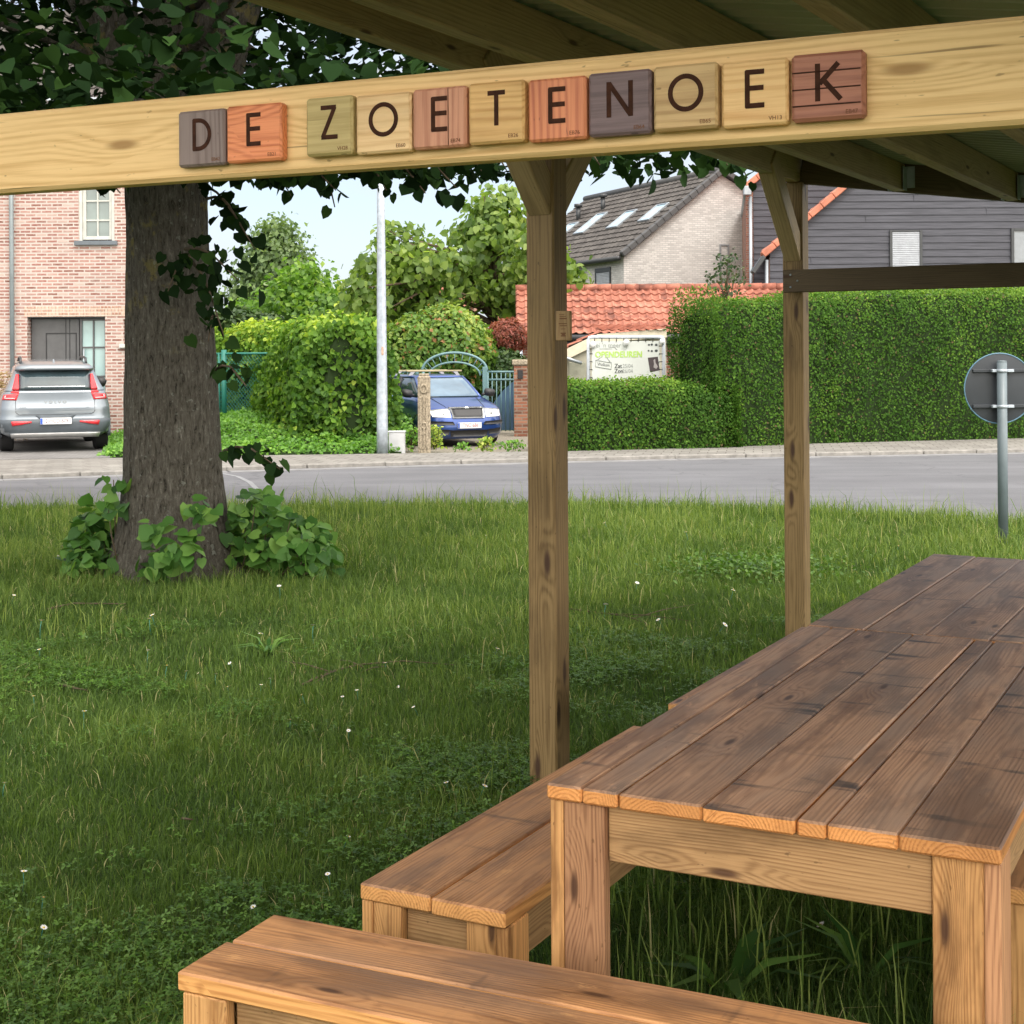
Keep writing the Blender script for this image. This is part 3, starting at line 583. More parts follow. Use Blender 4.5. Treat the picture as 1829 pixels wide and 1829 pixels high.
# rear, taller volume
YR = 4.0
XC2, ZC2 = dhx(1336, 44), dhz(1336, 334, 44); XA2 = XC2+6.2; rear_roof = lambda x: ZC2+.80*min(x-XC2, 2*XA2-XC2-x)
s = MB(); XW2 = dhx(1347, 44); siding_wall(s, YR, XW2, 2*XA2-XW2, .0, rear_roof); s.build('cladding', sm_, dh)
core = MB(); core.prism([(dhx(1334, 44), YR+.002, 0), (2*XA2-XW2-.02, YR+.002, 0), (2*XA2-XW2-.02, YR+.002, ZC2), (XA2, YR+.002, rear_roof(XA2)-.1), (dhx(1334, 44), YR+.002, ZC2)], (1.15, 8, 0)); core.build('wall', M['brickR'], dh)
vd = V3(1, 0, .80).normalized(); vt = MB(); vtb = MB()
for q in range(17):
    vt.box(V3(XC2-.05, YR-.10, ZC2)+vd*(.42*(q+.5)), vd, V3(0, 1, 0), vd.cross(V3(0, 1, 0)), (.412, .25, .19), .02); v2 = V3(-1, 0, .8).normalized()
    vtb.box(V3(2*XA2-XC2+.05, YR-.10, ZC2)+v2*(.42*(q+.5)), v2, V3(0, 1, 0), v2.cross(V3(0, 1, 0)), (.412, .25, .19), .02)
rr = MB(); tile_roof(rr, (XA2, YR, rear_roof(XA2)+.1), (.144, 1, 0), (-1, 0, -.8), 8, 8.0, .34, .3, .03, .03, 4); tile_roof(rr, (XA2, YR, rear_roof(XA2)+.1), (.144, 1, 0), (1, 0, -.8), 8, 8.0, .34, .3, .03, .03, 4)
rro = rr.build('roof', M['redtile'], dh); vt.build('verge_tiles', vo_, rro); vtb.build('verge_tiles', vo_, rro)
g = MB(); gx = dhx(1334, 44); g.tube([(gx, YR-.3, ZC2-.12), (gx+1.1, YR+7.5, ZC2-.12)], .10, 10); g.abox(gx-.12, gx+.12, YR-.35, YR-.2, ZC2-.28, ZC2+.0, .02); g.build('gutter', M['zinc'], dh)
g = MB(); gx = dhx(1341, 44); g.tube([(gx, YR-.12, 0), (gx, YR-.12, ZC2-.3)], .055, 10); g.build('downpipe', M['zinc'], dh)
g = MB(); gx = XC+.0; g.beam((gx-.34, -.16, ZC-.52), (gx-.02, -.16, ZC-.06), .30, .13, bev=.03); g.build('gutter', M['dark_metal'], dh)
g = MB(); gx = dhx(1369); g.tube([(gx, -.12, 0), (gx, -.12, ZC-.15)], .05, 10); g.build('downpipe', M['zinc'], dh)

# ------------------------------------------------------------------ low outbuilding with the red pantiled roof
ob = thing('tiled_outbuilding', 'low outbuilding with long red pantile roof behind the banner', 'outbuilding')
e0, e1 = W(922, 598, 37), W(1300, 588, 37.0); r0 = W(931, 518, 39.3); r1 = W(1360, 515, 39.3)
r = MB(); dsl = V3(0, e0.y-r0.y, e0.z-r0.z); tile_roof(r, (e0.x, r0.y, r0.z), (1, 0, 0), dsl, 8.2, dsl.length, .35, .21, .035, .035, 6)
tile_roof(r, (e0.x, r0.y, r0.z), (1, 0, 0), (0, 2.3, e0.z-r0.z), 8.2, dsl.length, .35, .21, .035, .035, 6)
q = e0.x
while q < e0.x+8.1: r.tube([(q, r0.y, r0.z+.03), (q+.36, r0.y, r0.z+.045)], .11, 8); q += .37
r.build('roof', M['redtile'], ob)
g = MB(); g.prism([(e0.x+.15, e0.y+.25, 0), (e0.x+.15, 2*r0.y-e0.y-.25, 0), (e0.x+.15, 2*r0.y-e0.y-.25, e0.z-.05), (e0.x+.15, r0.y, r0.z-.1), (e0.x+.15, e0.y+.25, e0.z-.05)], (7.9, 0, 0)); g.build('wall', M['brickR'], ob)
g = MB(); g.tube([(e0.x, e0.y-.05, e0.z-.09), (e0.x+8.2, e0.y-.05, e0.z-.09)], .085, 10); g.abox(e0.x+.05, e0.x+8.1, e0.y+.02, e0.y+.2, e0.z-.26, e0.z-.03, .01); g.build('gutter', M['dark_metal'], ob)
g = MB(); g.tube([(e0.x+.1, e0.y, .0), (e0.x+.1, e0.y, e0.z-.1)], .06, 10); g.build('downpipe', plain('pale_blue_pipe', (.5, .58, .68), .4), ob)
sh = thing('garden_shed', 'small shed with red tiled lean-to roof and cream fascia beside the banner', 'shed')
a0, a1 = W(1010, 626, 33), W(1062, 608, 33); mid = W(1185, 598, 35)
g = MB(); zt = W(1062, 600, 33).z; x0 = W(940, 638, 33).x; x1 = W(1190, 638, 33).x
xm = W(1066, 638, 33).x; z0_, z1_ = W(1010, 632, 33).z, W(1066, 605, 33).z; z00 = z0_-(z1_-z0_)*(W(1010, 638, 33).x-x0)/(xm-W(1010, 638, 33).x)
g.prism([(x0, 33, z00+.02), (xm, 33, z1_+.02), (x1, 33, z1_+.12), (x1, 33, 0), (x0, 33, 0)], (0, 2.6, 0)); g.build('wall', plain('shed_render', (.36, .34, .27), .8), sh)
g = MB(); n1 = V3(xm-x0, 0, z1_-z00).normalized(); tile_roof(g, (xm, 32.9, z1_+.12), (0, 1, 0), -n1, 2.9, (xm-x0)/n1.x, .33, .21, .03, .03, 5)
tile_roof(g, (xm, 35.6, z1_+.36), (1, 0, 0), (0, -2.7, -.2), x1-xm, 2.75, .33, .21, .03, .03, 5); g.build('roof', M['redtile'], sh)
g = MB(); g.beam((x0, 32.93, z00-.02), (xm, 32.93, z1_-.02), .05, .22); g.beam((xm, 32.93, z1_+.0), (x1, 32.93, z1_+.12), .05, .2); g.build('fascia', plain('cream_fascia', (.58, .52, .40), .6), sh)
g = MB(); g.tube([(xm-.35, 32.8, z1_-.55), (xm-.6, 32.8, z1_-.47), (xm-1.0, 32.8, z1_-.3)], .04, 8); g.build('overflow_pipe', M['zinc'], sh)
g = MB(); g.abox(W(1016, 638, 33).x, W(1046, 638, 33).x, 32.95, 32.99, .1, 1.55, .01); g.build('door', plain('shed_door', (.27, .27, .21), .7), sh)
# far house glimpsed through the trees
fh = thing('far_brick_house', 'distant orange brick house glimpsed through the leafy tree', 'house', (0, 62, 0))
g = MB(); xa, xb = W(682, 600, 62).x, W(846, 600, 62).x; za = W(700, 545, 62).z
g.abox(xa, xb, 0, 6, 0, za, .01); g.prism([(xa, 0, za), (xa, 6, za), (xa, 3, za+1.3)], (.3, 0, 0)); g.build('wall', brickmat('orange_brick', [(.5, .19, .11), (.62, .28, .17)], (.6, .45, .38)), fh)
g = MB(); tile_roof(g, (xa-.1, 3, za+1.4), (1, 0, 0), (0, -3.2, -1.5), xb-xa+.2, 3.6); tile_roof(g, (xa-.1, 3, za+1.4), (1, 0, 0), (0, 3.2, -1.5), xb-xa+.2, 3.6); rfo = g.build('roof', M['redtile'], fh)
g = MB(); cx = W(812, 500, 62).x; g.abox(cx-.3, cx+.3, 2.3, 3, za+.6, W(812, 498, 62).z, .02); g.build('chimney', M['brickR'], rfo)
g = MB(); g.abox(W(772, 600, 62).x, W(806, 600, 62).x, -.06, -.01, W(780, 600, 62).z, W(780, 548, 62).z, .01); g.build('window', shut, fh)
# ------------------------------------------------------------------ the timber shelter
SR = V3(1.64, 8.4, 0); us = V3(.90, -.436, 0).normalized(); vs_ = V3(-.500, -.866, 0)     # R post, down-slope axis, axis towards the viewer
SL0 = V3(.136, 5.60, 0); Rp = SR
dpost = (Rp-SL0).normalized(); upost = V3(dpost.y, -dpost.x, 0)
bs0 = W(0, 345, 2.79); bs1 = W(1829, 220, 2.03); ub = (bs1-bs0); ub.z = 0; BL = ub.length; ub.normalize(); fb = V3(-ub.y, ub.x, 0)   # fb points away from viewer
BZ = (bs0.z+bs1.z)/2; BH_ = .152
shel = thing('timber_shelter', 'open timber shelter with a corrugated roof over the picnic tables', 'shelter')
HP = 2.665
def post(p, top, rv=None, w_=.118):
    m = MB(); m.box(V3(p.x, p.y, top/2-.05), V3(0, 0, 1), upost, dpost, (top+.1, w_, w_), .006, rv); return m.build('post', M['post'], shel)
post(SL0, HP, .31); post(SR, HP, .62)
FLp = SL0+(SL0-Rp).normalized()*3.75; post(FLp, HP)
FRp = FLp+ub*4.05; post(FRp, HP-.56); post(SR+us*4.05, HP-.56)
for p, sg in ((SL0, -1), (SL0, 1), (SR, -1)):
    b = MB(); a = p+dpost*sg*.04+V3(0, 0, 2.22); c = p+dpost*sg*.50+V3(0, 0, 2.68)
    pl = [a+V3(0, 0, .0), a+V3(0, 0, .12), c+V3(0, 0, 0)-dpost*sg*.12, c]
    ex = (c-a).normalized(); b.box((a+c)/2-upost*.0+V3(0, 0, .05), ex, upost, ex.cross(upost), ((c-a).length+.06, .095, .115), .005); b.build('brace', M['purlin'], shel)
def slope_h(s): return HP-.14*s
PW, PHt = .062, .150
for k in range(8):
    s_ = .6*k; o = SR+us*s_; h = slope_h(s_)+PHt/2; dirn = vs_ if k else (FLp-SR).normalized(); lnp = 6.99
    st = o+dirn*(-.06 if k == 0 else .03)+V3(0, 0, h)
    m = MB(); m.beam(st, o+dirn*lnp+V3(0, 0, h), PW+(.01 if k == 0 else 0), PHt, rv=.1+.11*k); m.build('purlin', M['purlin'], shel)
m = MB(); m.beam(SR+us*.04+V3(0, 0, slope_h(0)+PHt/2-.003), SR+us*4.3+V3(0, 0, slope_h(4.3)+PHt/2-.003), .055, .158, rv=.5); m.build('end_rafter', M['rail'], shel)
e2 = FLp+V3(0, 0, 0); m = MB(); m.beam(e2+us*.04+V3(0, 0, slope_h(0)+PHt/2+.2), e2+us*4.3+V3(0, 0, slope_h(4.3)+PHt/2+.2), .055, .15); m.build('end_rafter', M['purlin'], shel)
for k in (1, 2, 3):
    o = SR+us*(.6*k)+V3(0, 0, slope_h(.6*k)); h = MB()
    h.box(o+us*.042+vs_*.075+V3(0, 0, .065), V3(0, 0, 1), vs_, us, (.13, .075, .004), .0005); h.box(o-us*.042+vs_*.075+V3(0, 0, .065), V3(0, 0, 1), vs_, us, (.13, .075, .004), .0005); h.box(o+vs_*.032+us*.06+V3(0, 0, .075), V3(0, 0, 1), us, vs_, (.12, .05, .004), .0005)
    h.build('joist_hanger', M['galv'], shel)
rail = MB(); ra = W(1400, 509, 8.29); rail.beam(V3(ra.x, ra.y, 2.092), V3(ra.x, ra.y, 2.092)+us*4.3, .045, .128, rv=.77); rl = rail.build('rail', M['rail'], shel)
rn = V3(us.y, -us.x, 0)
for du, dz in ((.045, .035), (.085, -.0), (.045, -.035)): sc = MB(); c = V3(ra.x, ra.y, 2.092+dz)+us*du+rn*.023; sc.lathe(c, [(.0001, 0), (.006, 0), (.006, .003), (.0001, .004)], 8, rn); sc.build('screw', M['galv'], rl)

fbm = MB(); cb = bs0+ub*(BL/2); cb.z = BZ+BH_/2; cb = cb+fb*.024
fbm.box(cb, ub, -fb, V3(0, 0, 1), (BL+1.9, .048, BH_), .007, .44); fbo = fbm.build('front_beam', M['beam'], shel)
kn = MB()
def beam_pt(px, zoff, out=0.0):
    m_ = (px-CX)/F; a = (m_*bs0.y-bs0.x)/(ub.x-m_*ub.y); p = bs0+ub*a; p.z = BZ+zoff; return p-fb*out
# corrugated sheet roof
sr = MB(); per = .10; nt_ = int(7.3/per)*4; prof = [0, .0, .018, .018]; rows = [-.28, 1.0, 2.5, 4.5]; vs2 = []; fs2 = []
dm = ((FLp-SR).normalized()+vs_).normalized()
for i in range(nt_+1):
    t_ = -.28+i*per/4; hh = [0, .019, .019, 0][i % 4]
    for s_ in rows: p = SR+us*s_+dm*t_; vs2.append((p.x, p.y, slope_h(s_)+PHt+.003+hh))
nr = len(rows)
for i in range(nt_):
    for j in range(nr-1): a = i*nr+j; fs2.append([a, a+1, a+nr+1, a+nr])
sr.add(vs2, fs2); ro = sr.build('roof_sheet', plain('green_grey_sheet', (.36, .39, .31), .55, .4, var=.3, sc=1.2), shel)
sdm = ro.modifiers.new('thickness', 'SOLIDIFY'); sdm.thickness = .0015
# plaque on the left post
pm = MB(); pc = W(1007, 582, 5.485); pe = (upost*1.0).normalized(); pn_ = -dpost
pm.box(V3(pc.x, pc.y-.004, pc.z), V3(0, 0, 1), pe, pn_, (.112, .062, .018), .003)
plq = pm.build('wooden_plaque', wood('plaque_wood', (.36, .235, .11), (.26, .16, .07), knot=0, stain=.1)); tag(plq, 'small wooden plaque screwed to the corner of the middle post', 'plaque')
tx = MB(); O = V3(pc.x, pc.y-.004, pc.z)+pn_*.0092
for (x, z, w1, h1) in ((-.004, .042, .022, .0022), (0, .035, .026, .0022), (.002, .027, .03, .004), (0, .008, .034, .003), (.002, .0, .03, .003), (-.002, -.012, .012, .002), (.006, -.012, .01, .002)):
    tx.box(O+pe*x+V3(0, 0, z), pe, V3(0, 0, 1), pn_, (w1, h1, .0006), .0001)
for dz_, w1 in ((-.028, .022), (-.033, .014), (-.038, .02)): tx.box(O+pe*.002+V3(0, 0, dz_), pe, V3(0, 0, 1), pn_, (w1, .004, .0006), .0001)
tx.build('engraving', M['burn_soft'], plq)

# ------------------------------------------------------------------ writing
def text_mesh(s, size, ext=.0003):
    cu = bpy.data.curves.new('t', 'FONT'); cu.body = s; cu.size = size; cu.extrude = ext; cu.align_x = 'CENTER'; cu.align_y = 'CENTER'; cu.resolution_u = 3
    ob_ = bpy.data.objects.new('t', cu); COL.objects.link(ob_); bpy.context.view_layer.update()
    me = bpy.data.meshes.new_from_object(ob_.evaluated_get(bpy.context.evaluated_depsgraph_get())); bpy.data.objects.remove(ob_); bpy.data.curves.remove(cu); return me
def text(name, s, size, O, ex, ey, mat, parent, sx=1.0, ext=.0003, bold=0):
    me = text_mesh(s, size, ext); ex, ey = Vector(ex).normalized(), Vector(ey).normalized(); ez = ex.cross(ey)
    mt = Matrix((ex*sx, ey, ez)).transposed().to_4x4(); mt.translation = Vector(O)+ez*ext
    if bold:
        co = np.empty(len(me.vertices)*3, np.float32)
    me.transform(mt); me.materials.clear(); return link(name, me, mat, parent)
def arc(cx, cy, rx, ry, a0, a1, n=14): return [(cx+rx*math.cos(R(a0+(a1-a0)*i/n)), cy+ry*math.sin(R(a0+(a1-a0)*i/n))) for i in range(n+1)]
LS = {'D': [[(.045, 0), (.045, 1)], [(.0, .955)]+arc(.22, .5, .42, .455, 90, -90)+[(0, .045)]],
 'E': [[(.05, 0), (.05, 1)], [(0, .955), (.52, .955)], [(0, .52), (.50, .52)], [(0, .045), (.52, .045)]],
 'Z': [[(.0, .955), (.545, .955)], [(.50, .96), (.065, .04)], [(.02, .045), (.60, .045)]],
 'O': [arc(.47, .5, .44, .455, 0, 360, 36)[:-1]],
 'T': [[(0, .955), (.56, .955)], [(.28, 1), (.28, 0)]],
 'N': [[(.05, 0), (.05, 1)], [(.05, .97), (.70, .03)], [(.70, 0), (.70, 1)]],
 'K': [[(.05, 0), (.05, 1)], [(.60, .985), (.10, .46)], [(.20, .56), (.66, .015)]]}
LWd = {'D': .64, 'E': .52, 'Z': .60, 'O': .94, 'T': .56, 'N': .75, 'K': .66}
tiles = [('D', 331, 417, 'EB42', (.235, .18, .165), (.15, .105, .095), 1, 'grey brown'), ('E', 418, 519, 'EB21', (.78, .28, .125), (.52, .15, .06), 0, 'orange red knotty'),
 ('Z', 561, 646, 'VH28', (.50, .39, .17), (.36, .27, .10), 0, 'olive yellow'), ('O', 647, 748, 'EB60', (.82, .57, .30), (.62, .38, .17), 0, 'pale cream'),
 ('E', 749, 847, 'EB74', (.62, .30, .185), (.45, .185, .11), 1, 'pinkish two-board'), ('T', 849, 951, 'EB26', (.74, .46, .185), (.55, .30, .10), 0, 'honey yellow'),
 ('E', 953, 1059, 'EB76', (.72, .27, .13), (.48, .14, .07), 1, 'reddish orange'), ('N', 1061, 1175, 'EB64', (.19, .13, .135), (.115, .078, .08), 0, 'dark purple brown'),
 ('O', 1177, 1294, 'EB65', (.62, .42, .20), (.44, .27, .115), 0, 'tan wavy grained'), ('E', 1296, 1418, 'VH13', (.82, .53, .24), (.66, .37, .14), 0, 'light yellow'),
 ('K', 1420, 1555, 'EB47', (.40, .165, .105), (.26, .095, .06), 0, 'reddish brown grooved')]
seenE = {('E', 418): 'between the letters D and Z'}
for i, (ch, a, b, code, c1, c2, vert, look) in enumerate(tiles):
    p0 = beam_pt(a, .0215, .0); p1 = beam_pt(b, .0215, .0); c = (p0+p1)/2; wdt = (p1-p0).length*.97; hgt = .099; th = .020+.002*(i % 3)
    c.z = p0.z+hgt/2+.001*((i*7) % 3-1); c = c-fb*(th/2+.0005)
    nm = thing('letter_tile', f'{look} wooden tile with the letter {ch} and code {code} on the beam', 'letter tile', c, 0, 'letter tiles on the front beam')
    m = MB(); zz = V3(0, 0, 1); bev = .009 if ch == 'K' else .004
    wm = wood('tile_wood', c1, c2, ring=.0085, knot=.35 if code in ('EB21', 'EB26') else .1, tint=0, contrast=.75, stain=.3, rough=.5, kcol=(.2, .06, .03))
    if vert: m.box(V3(0, 0, 0), zz, ub, -fb, (hgt, wdt, th), bev)
    else: m.box(V3(0, 0, 0), ub, zz, -fb, (wdt, hgt, th), bev)
    m.build('wood_block', wm, nm)
    l = MB(); LH = .055; Lw = LWd[ch]*LH; O = -fb*(th/2+.0002)+ub*(-Lw/2+.001)+zz*(-LH/2+.006)
    for q, st in enumerate(LS[ch]): l.stroke(st, .138, O, ub*LH, zz*LH, -fb, q*.00012, closed=(ch == 'O'))
    l.build('letter', M['burn'], nm)
    text('engraved_code', code, .0088, -fb*(th/2+.0002)+ub*(wdt/2-.019)+zz*(-hgt/2+.010), ub, zz, M['burn_soft'], nm, ext=.0002)
    if ch == 'K':
        gm = MB()
        for z_ in (.022, -.003, -.027): gm.box(-fb*(th/2+.0003)+zz*z_-ub*.002, ub, zz, -fb, (wdt-.008, .0022, .0006), .0001)
        gm.build('grooves', M['burn'], nm)
    if code == 'EB74':
        gm = MB(); gm.box(-fb*(th/2+.0003)+ub*.017, zz, ub, -fb, (hgt-.006, .0012, .0006), .0001); gm.build('board_joint', M['burn'], nm)

# ------------------------------------------------------------------ tables and benches
Z1 = V3(0, 0, 1)
def planks(name, mat, parent, L_, widths, th, zt, gap=.003, x_off=0.0):
    m = MB(); x = 0
    for i, wd in enumerate(widths):
        e0_, e1_ = random.uniform(-.006, .006), random.uniform(-.006, .006); dz = random.uniform(-.0015, .0015)
        m.box(V3(x+wd/2, L_/2+(e0_+e1_)/2, zt-th/2+dz), V3(0, 1, 0), V3(-1, 0, 0), Z1, (L_+e1_-e0_, wd-gap, th), .0045); x += wd
    return m.build(name, mat, parent)
def make_leg(parent, x0, y0, w_, d_, z0, z1, flipx, flipy):
    """leg glued from planks: a wide face board between two narrow pale strips"""
    e = .031; m = MB()      # L-shaped: one board seen edge-on at the outer side, one face board beside it
    ox = x0+e/2 if not flipx else x0+w_-e/2; fx = x0+(e+w_)/2 if not flipx else x0+(w_-e)/2; fy = y0+e/2+.002 if not flipy else y0+d_-e/2-.002
    m.box(V3(ox, y0+d_/2, (z0+z1)/2), Z1, V3(0, 1, 0), V3(1, 0, 0), (z1-z0, d_, e-.001), .003)
    m.box(V3(fx, fy, (z0+z1)/2), Z1, V3(1, 0, 0), V3(0, 1, 0), (z1-z0-.001, w_-e-.001, e), .003)
    return m.build('leg', M['tleg'], parent)
def table(loc, rz, L_, widths, label, lv=.77):
    t = thing('picnic_table', label, 'table', loc, rz, 'plank tables under the shelter'); W_ = sum(widths); th = .033
    planks('tabletop', M['table'], t, L_, widths, th, lv)
    zt = lv-th-.0015; lw = .125
    for x0 in (.004, W_-lw-.004):
        for y0 in (.012, L_-.115-.012): make_leg(t, x0, y0, lw, .115, -.02, zt, x0 > .1, y0 > .1)
    ah = .12
    for x0, x1, y0, y1, al in ((lw+.006, W_-lw-.006, .03, .06, 0), (lw+.006, W_-lw-.006, L_-.06, L_-.03, 0), (.03, .06, .13, L_-.13, 1), (W_-.06, W_-.03, .13, L_-.13, 1)):
        m = MB(); m.abox(x0, x1, y0, y1, zt-ah, zt-.001, .003, al); m.build('apron', M['tapron'], t)
    return t
T0 = G(974, 1399, .77); A27 = -R(27.2)
tw = [.084, .082, .183, .191, .060, .138, .187]; TW = sum(tw)
t1 = table((T0.x, T0.y, 0), A27, 1.99, tw, 'near plank picnic table whose orange cut plank ends face the camera')
l27 = V3(math.sin(-A27), math.cos(-A27), 0); w27 = V3(math.cos(-A27), -math.sin(-A27), 0)
T1 = V3(T0.x, T0.y, 0)+l27*2.0-w27*.0
t2 = table((T1.x, T1.y, 0), A27-R(.9), 1.93, [.19, .195, .2, .195, .19], 'far plank picnic table, greyer, butted against the end of the near one', .772)
def bench(loc, rz, L_, widths, label, h=.45, zl=-.02):
    t = thing('plank_bench', label, 'bench', loc, rz, 'plank benches around the tables'); W_ = sum(widths); th = .039
    planks('seat', M['bench'], t, L_, widths, th, h, .006); zt = h-th-.0015; lw = .108
    for x0 in (.003, W_-lw-.003):
        for y0 in (.010, L_-.105-.010): make_leg(t, x0, y0, lw, .105, zl, zt, x0 > .1, y0 > .1)
    for x0, x1, y0, y1, al in ((lw+.004, W_-lw-.004, .035, .065, 0), (lw+.004, W_-lw-.004, L_-.065, L_-.035, 0), (.03, .06, .12, L_-.12, 1), (W_-.06, W_-.03, .12, L_-.12, 1)):
        m = MB(); m.abox(x0, x1, y0, y1, zt-.115, zt-.001, .003, al); m.build('apron', M['tapron'], t)
    return t
b0 = G(639, 1577, .45); bench((b0.x, b0.y, 0), -R(27.8), 1.62, [.196, .196], 'plank bench on the left long side of the near table')
b1 = V3(b0.x, b0.y, 0)+V3(math.sin(R(27.8)), math.cos(R(27.8)), 0)*1.95-w27*.008
bench((b1.x, b1.y, 0), -R(27.8), 1.62, [.196, .196], 'plank bench mostly hidden behind the left edge of the tables, beyond the middle post')
c0 = G(303, 1733, .45); c1 = G(486, 1631, .45); cl = (c1-c0); cw = cl.length; ang = R(24.6); du = V3(math.cos(ang), -math.sin(ang), 0); dv = V3(math.sin(ang), math.cos(ang), 0)
# bench length along local +y must run along du: origin at the far-left corner
bench((c1.x, c1.y, 0), -R(90)-ang, 1.70, [cw/2*.97, cw/2*1.03], 'front plank bench across the end of the near table, nearest the camera')
d0 = V3(T0.x, T0.y, 0)+w27*(TW-.155)+l27*.72
bench((d0.x, d0.y, 0), A27, 1.62, [.196, .196], 'plank bench on the right side, barely showing beyond the right table leg')
# ------------------------------------------------------------------ cars
def ring(z0, z1, hw, y0, y1, r0, r1, n=6):
    """closed horizontal contour; z0 height at the rear, z1 at the front"""
    pts = []
    for (cx, cy, r, a0) in ((hw-r1, y1-r1, r1, 0), (-hw+r1, y1-r1, r1, 90), (-hw+r0, y0+r0, r0, 180), (hw-r0, y0+r0, r0, 270)):
        for i in range(n+1):
            a = R(a0+90*i/n); pts.append((cx+r*math.cos(a), cy+r*math.sin(a)))
    out = []
    for k in range(len(pts)):
        p, q = pts[k], pts[(k+1) % len(pts)]; d = math.hypot(q[0]-p[0], q[1]-p[1]); m = 5 if d > .9 else 1
        # fixed subdivision of the two long sides and of front and rear
        m = 6 if k % (n+1) == n else 1
        for j in range(m): out.append((p[0]+(q[0]-p[0])*j/m, p[1]+(q[1]-p[1])*j/m))
    return [(x, y, z0+(z1-z0)*(y-y0)/max(.01, (y1-y0))) for x, y in out]
def loft(rings, cap0=True, cap1=True):
    n = len(rings[0]); vs = [p for r in rings for p in r]; fs = []
    for i in range(len(rings)-1):
        for k in range(n): fs.append([i*n+k, i*n+(k+1) % n, (i+1)*n+(k+1) % n, (i+1)*n+k])
    if cap0: fs.append(list(range(n))[::-1])
    if cap1: fs.append([(len(rings)-1)*n+k for k in range(n)])
    return vs, fs
def patch(bvh, quad, nx, nz, sgn, off, mb, th=.0):
    """quad: 4 (x,z) corners projected along y on the body; sgn=-1 the rear face, +1 the front"""
    (a, b, c, d) = quad; vs = []; gr = []
    for j in range(nz+1):
        for i in range(nx+1):
            u, v = i/nx, j/nz; x = (a[0]*(1-u)+b[0]*u)*(1-v)+(d[0]*(1-u)+c[0]*u)*v; z = (a[1]*(1-u)+b[1]*u)*(1-v)+(d[1]*(1-u)+c[1]*u)*v
            hit = bvh.ray_cast(V3(x, sgn*20+2, z), V3(0, -sgn, 0)); p = hit[0] if hit[0] is not None else V3(x, 0 if sgn < 0 else 4, z)
            nn = hit[1] if hit[0] is not None else V3(0, sgn, 0)
            if nn.y*sgn < 0: nn = -nn
            vs.append(p+nn*off)
    n1 = nx+1
    fs = [[j*n1+i, j*n1+i+1, (j+1)*n1+i+1, (j+1)*n1+i] for j in range(nz) for i in range(nx)]
    if sgn > 0: fs = [f[::-1] for f in fs]
    # rim going back into the body so that the patch has thickness
    rim = [i for i in range(n1)]+[j*n1+nx for j in range(1, nz+1)]+[nz*n1+i for i in range(nx-1, -1, -1)]+[j*n1 for j in range(nz-1, 0, -1)]
    base = len(vs); vs += [vs[i]+V3(0, -sgn*(off+.01), 0) for i in rim]; m = len(rim)
    fs += [[rim[k], base+k, base+(k+1) % m, rim[(k+1) % m]] for k in range(m)]
    mb.add(vs, fs, None, None, True)
def wheel(par, x, y, r, wd, side, rimmat):
    wo_ = MB(); wo_.lathe((x, y, r), [(r*.62, -wd/2), (r*.9, -wd/2), (r*.985, -wd/2+.02), (r, -wd/2+.045), (r, wd/2-.045), (r*.985, wd/2-.02), (r*.9, wd/2), (r*.62, wd/2)], 32, (1, 0, 0)); t = wo_.build('wheel', M['tyre'], par)
    rm = MB(); rm.lathe((x+side*(wd/2-.03), y, r), [(r*.62, -.02), (r*.62, .02), (.01, .0)] if side > 0 else [(.01, .0), (r*.62, -.02), (r*.62, .02)], 24, (1, 0, 0))
    for k in range(5):
        a = 2*math.pi*k/5; rm.beam((x+side*(wd/2-.005), y, r), (x+side*(wd/2-.005), y+math.cos(a)*r*.6, r+math.sin(a)*r*.6), .05, .02, up=(1, 0, 0))
    rm.build('rim', rimmat, t); return t
def bvh_of(vs, fs): return BVHTree.FromPolygons([Vector(v) for v in vs], fs)
def side_line(rings, i0, i1, k):
    return [Vector(rings[i][k]) for i in range(i0, i1+1)]
def paint(name, c, met=.45):
    t = NT(name); m = t.base(c, .32, .5, met); t.p.inputs['Coat Weight'].default_value = .8; t.p.inputs['Coat Roughness'].default_value = .03; return m
# --- silver grey crossover, seen from behind
volpos = V3(W(100, 802, 25.3).x, 25.3, PH+.006)
car = thing('parked_car', 'silver grey crossover car seen from behind, parked at the brick house', 'car', volpos, R(20))
silver = paint('silver_blue_paint', (.20, .23, .26))
rg = [ring(.27, .24, .78, .12, 4.30, .25, .4), ring(.34, .32, .90, .04, 4.38, .30, .45), ring(.50, .48, .935, .0, 4.42, .30, .5), ring(.60, .60, .94, .015, 4.42, .30, .5),
      ring(.66, .70, .935, .06, 4.41, .30, .5), ring(.73, .80, .93, .02, 4.38, .30, .5), ring(.79, .88, .925, .055, 4.33, .30, .5), ring(.93, .97, .905, .11, 4.2, .30, .5), ring(1.03, 1.02, .87, .12, 4.0, .28, .6), ring(1.075, 1.06, .83, .13, 3.6, .26, .6)]
gl = [ring(1.075, 1.06, .83, .13, 3.45, .26, .3), ring(1.20, 1.20, .765, .22, 3.15, .24, .3), ring(1.34, 1.34, .70, .33, 2.85, .22, .3), ring(1.44, 1.46, .66, .42, 2.6, .20, .3)]
rf_ = [ring(1.425, 1.46, .665, .26, 2.62, .20, .3), ring(1.47, 1.49, .66, .24, 2.58, .22, .3), ring(1.53, 1.55, .61, .45, 2.40, .3, .35), ring(1.585, 1.60, .53, .85, 2.2, .3, .4), ring(1.60, 1.62, .42, 1.2, 2.0, .3, .3)]
vs, fs = loft(rg); b = MB(); b.add(vs, fs, None, None, True); body = b.build('body', silver, car); bv = bvh_of(vs, fs)
vs2, fs2 = loft(gl); b = MB(); b.add(vs2, fs2, None, None, True); b.build('windows', M['glass_dark'], car); gv = bvh_of(vs2, fs2)
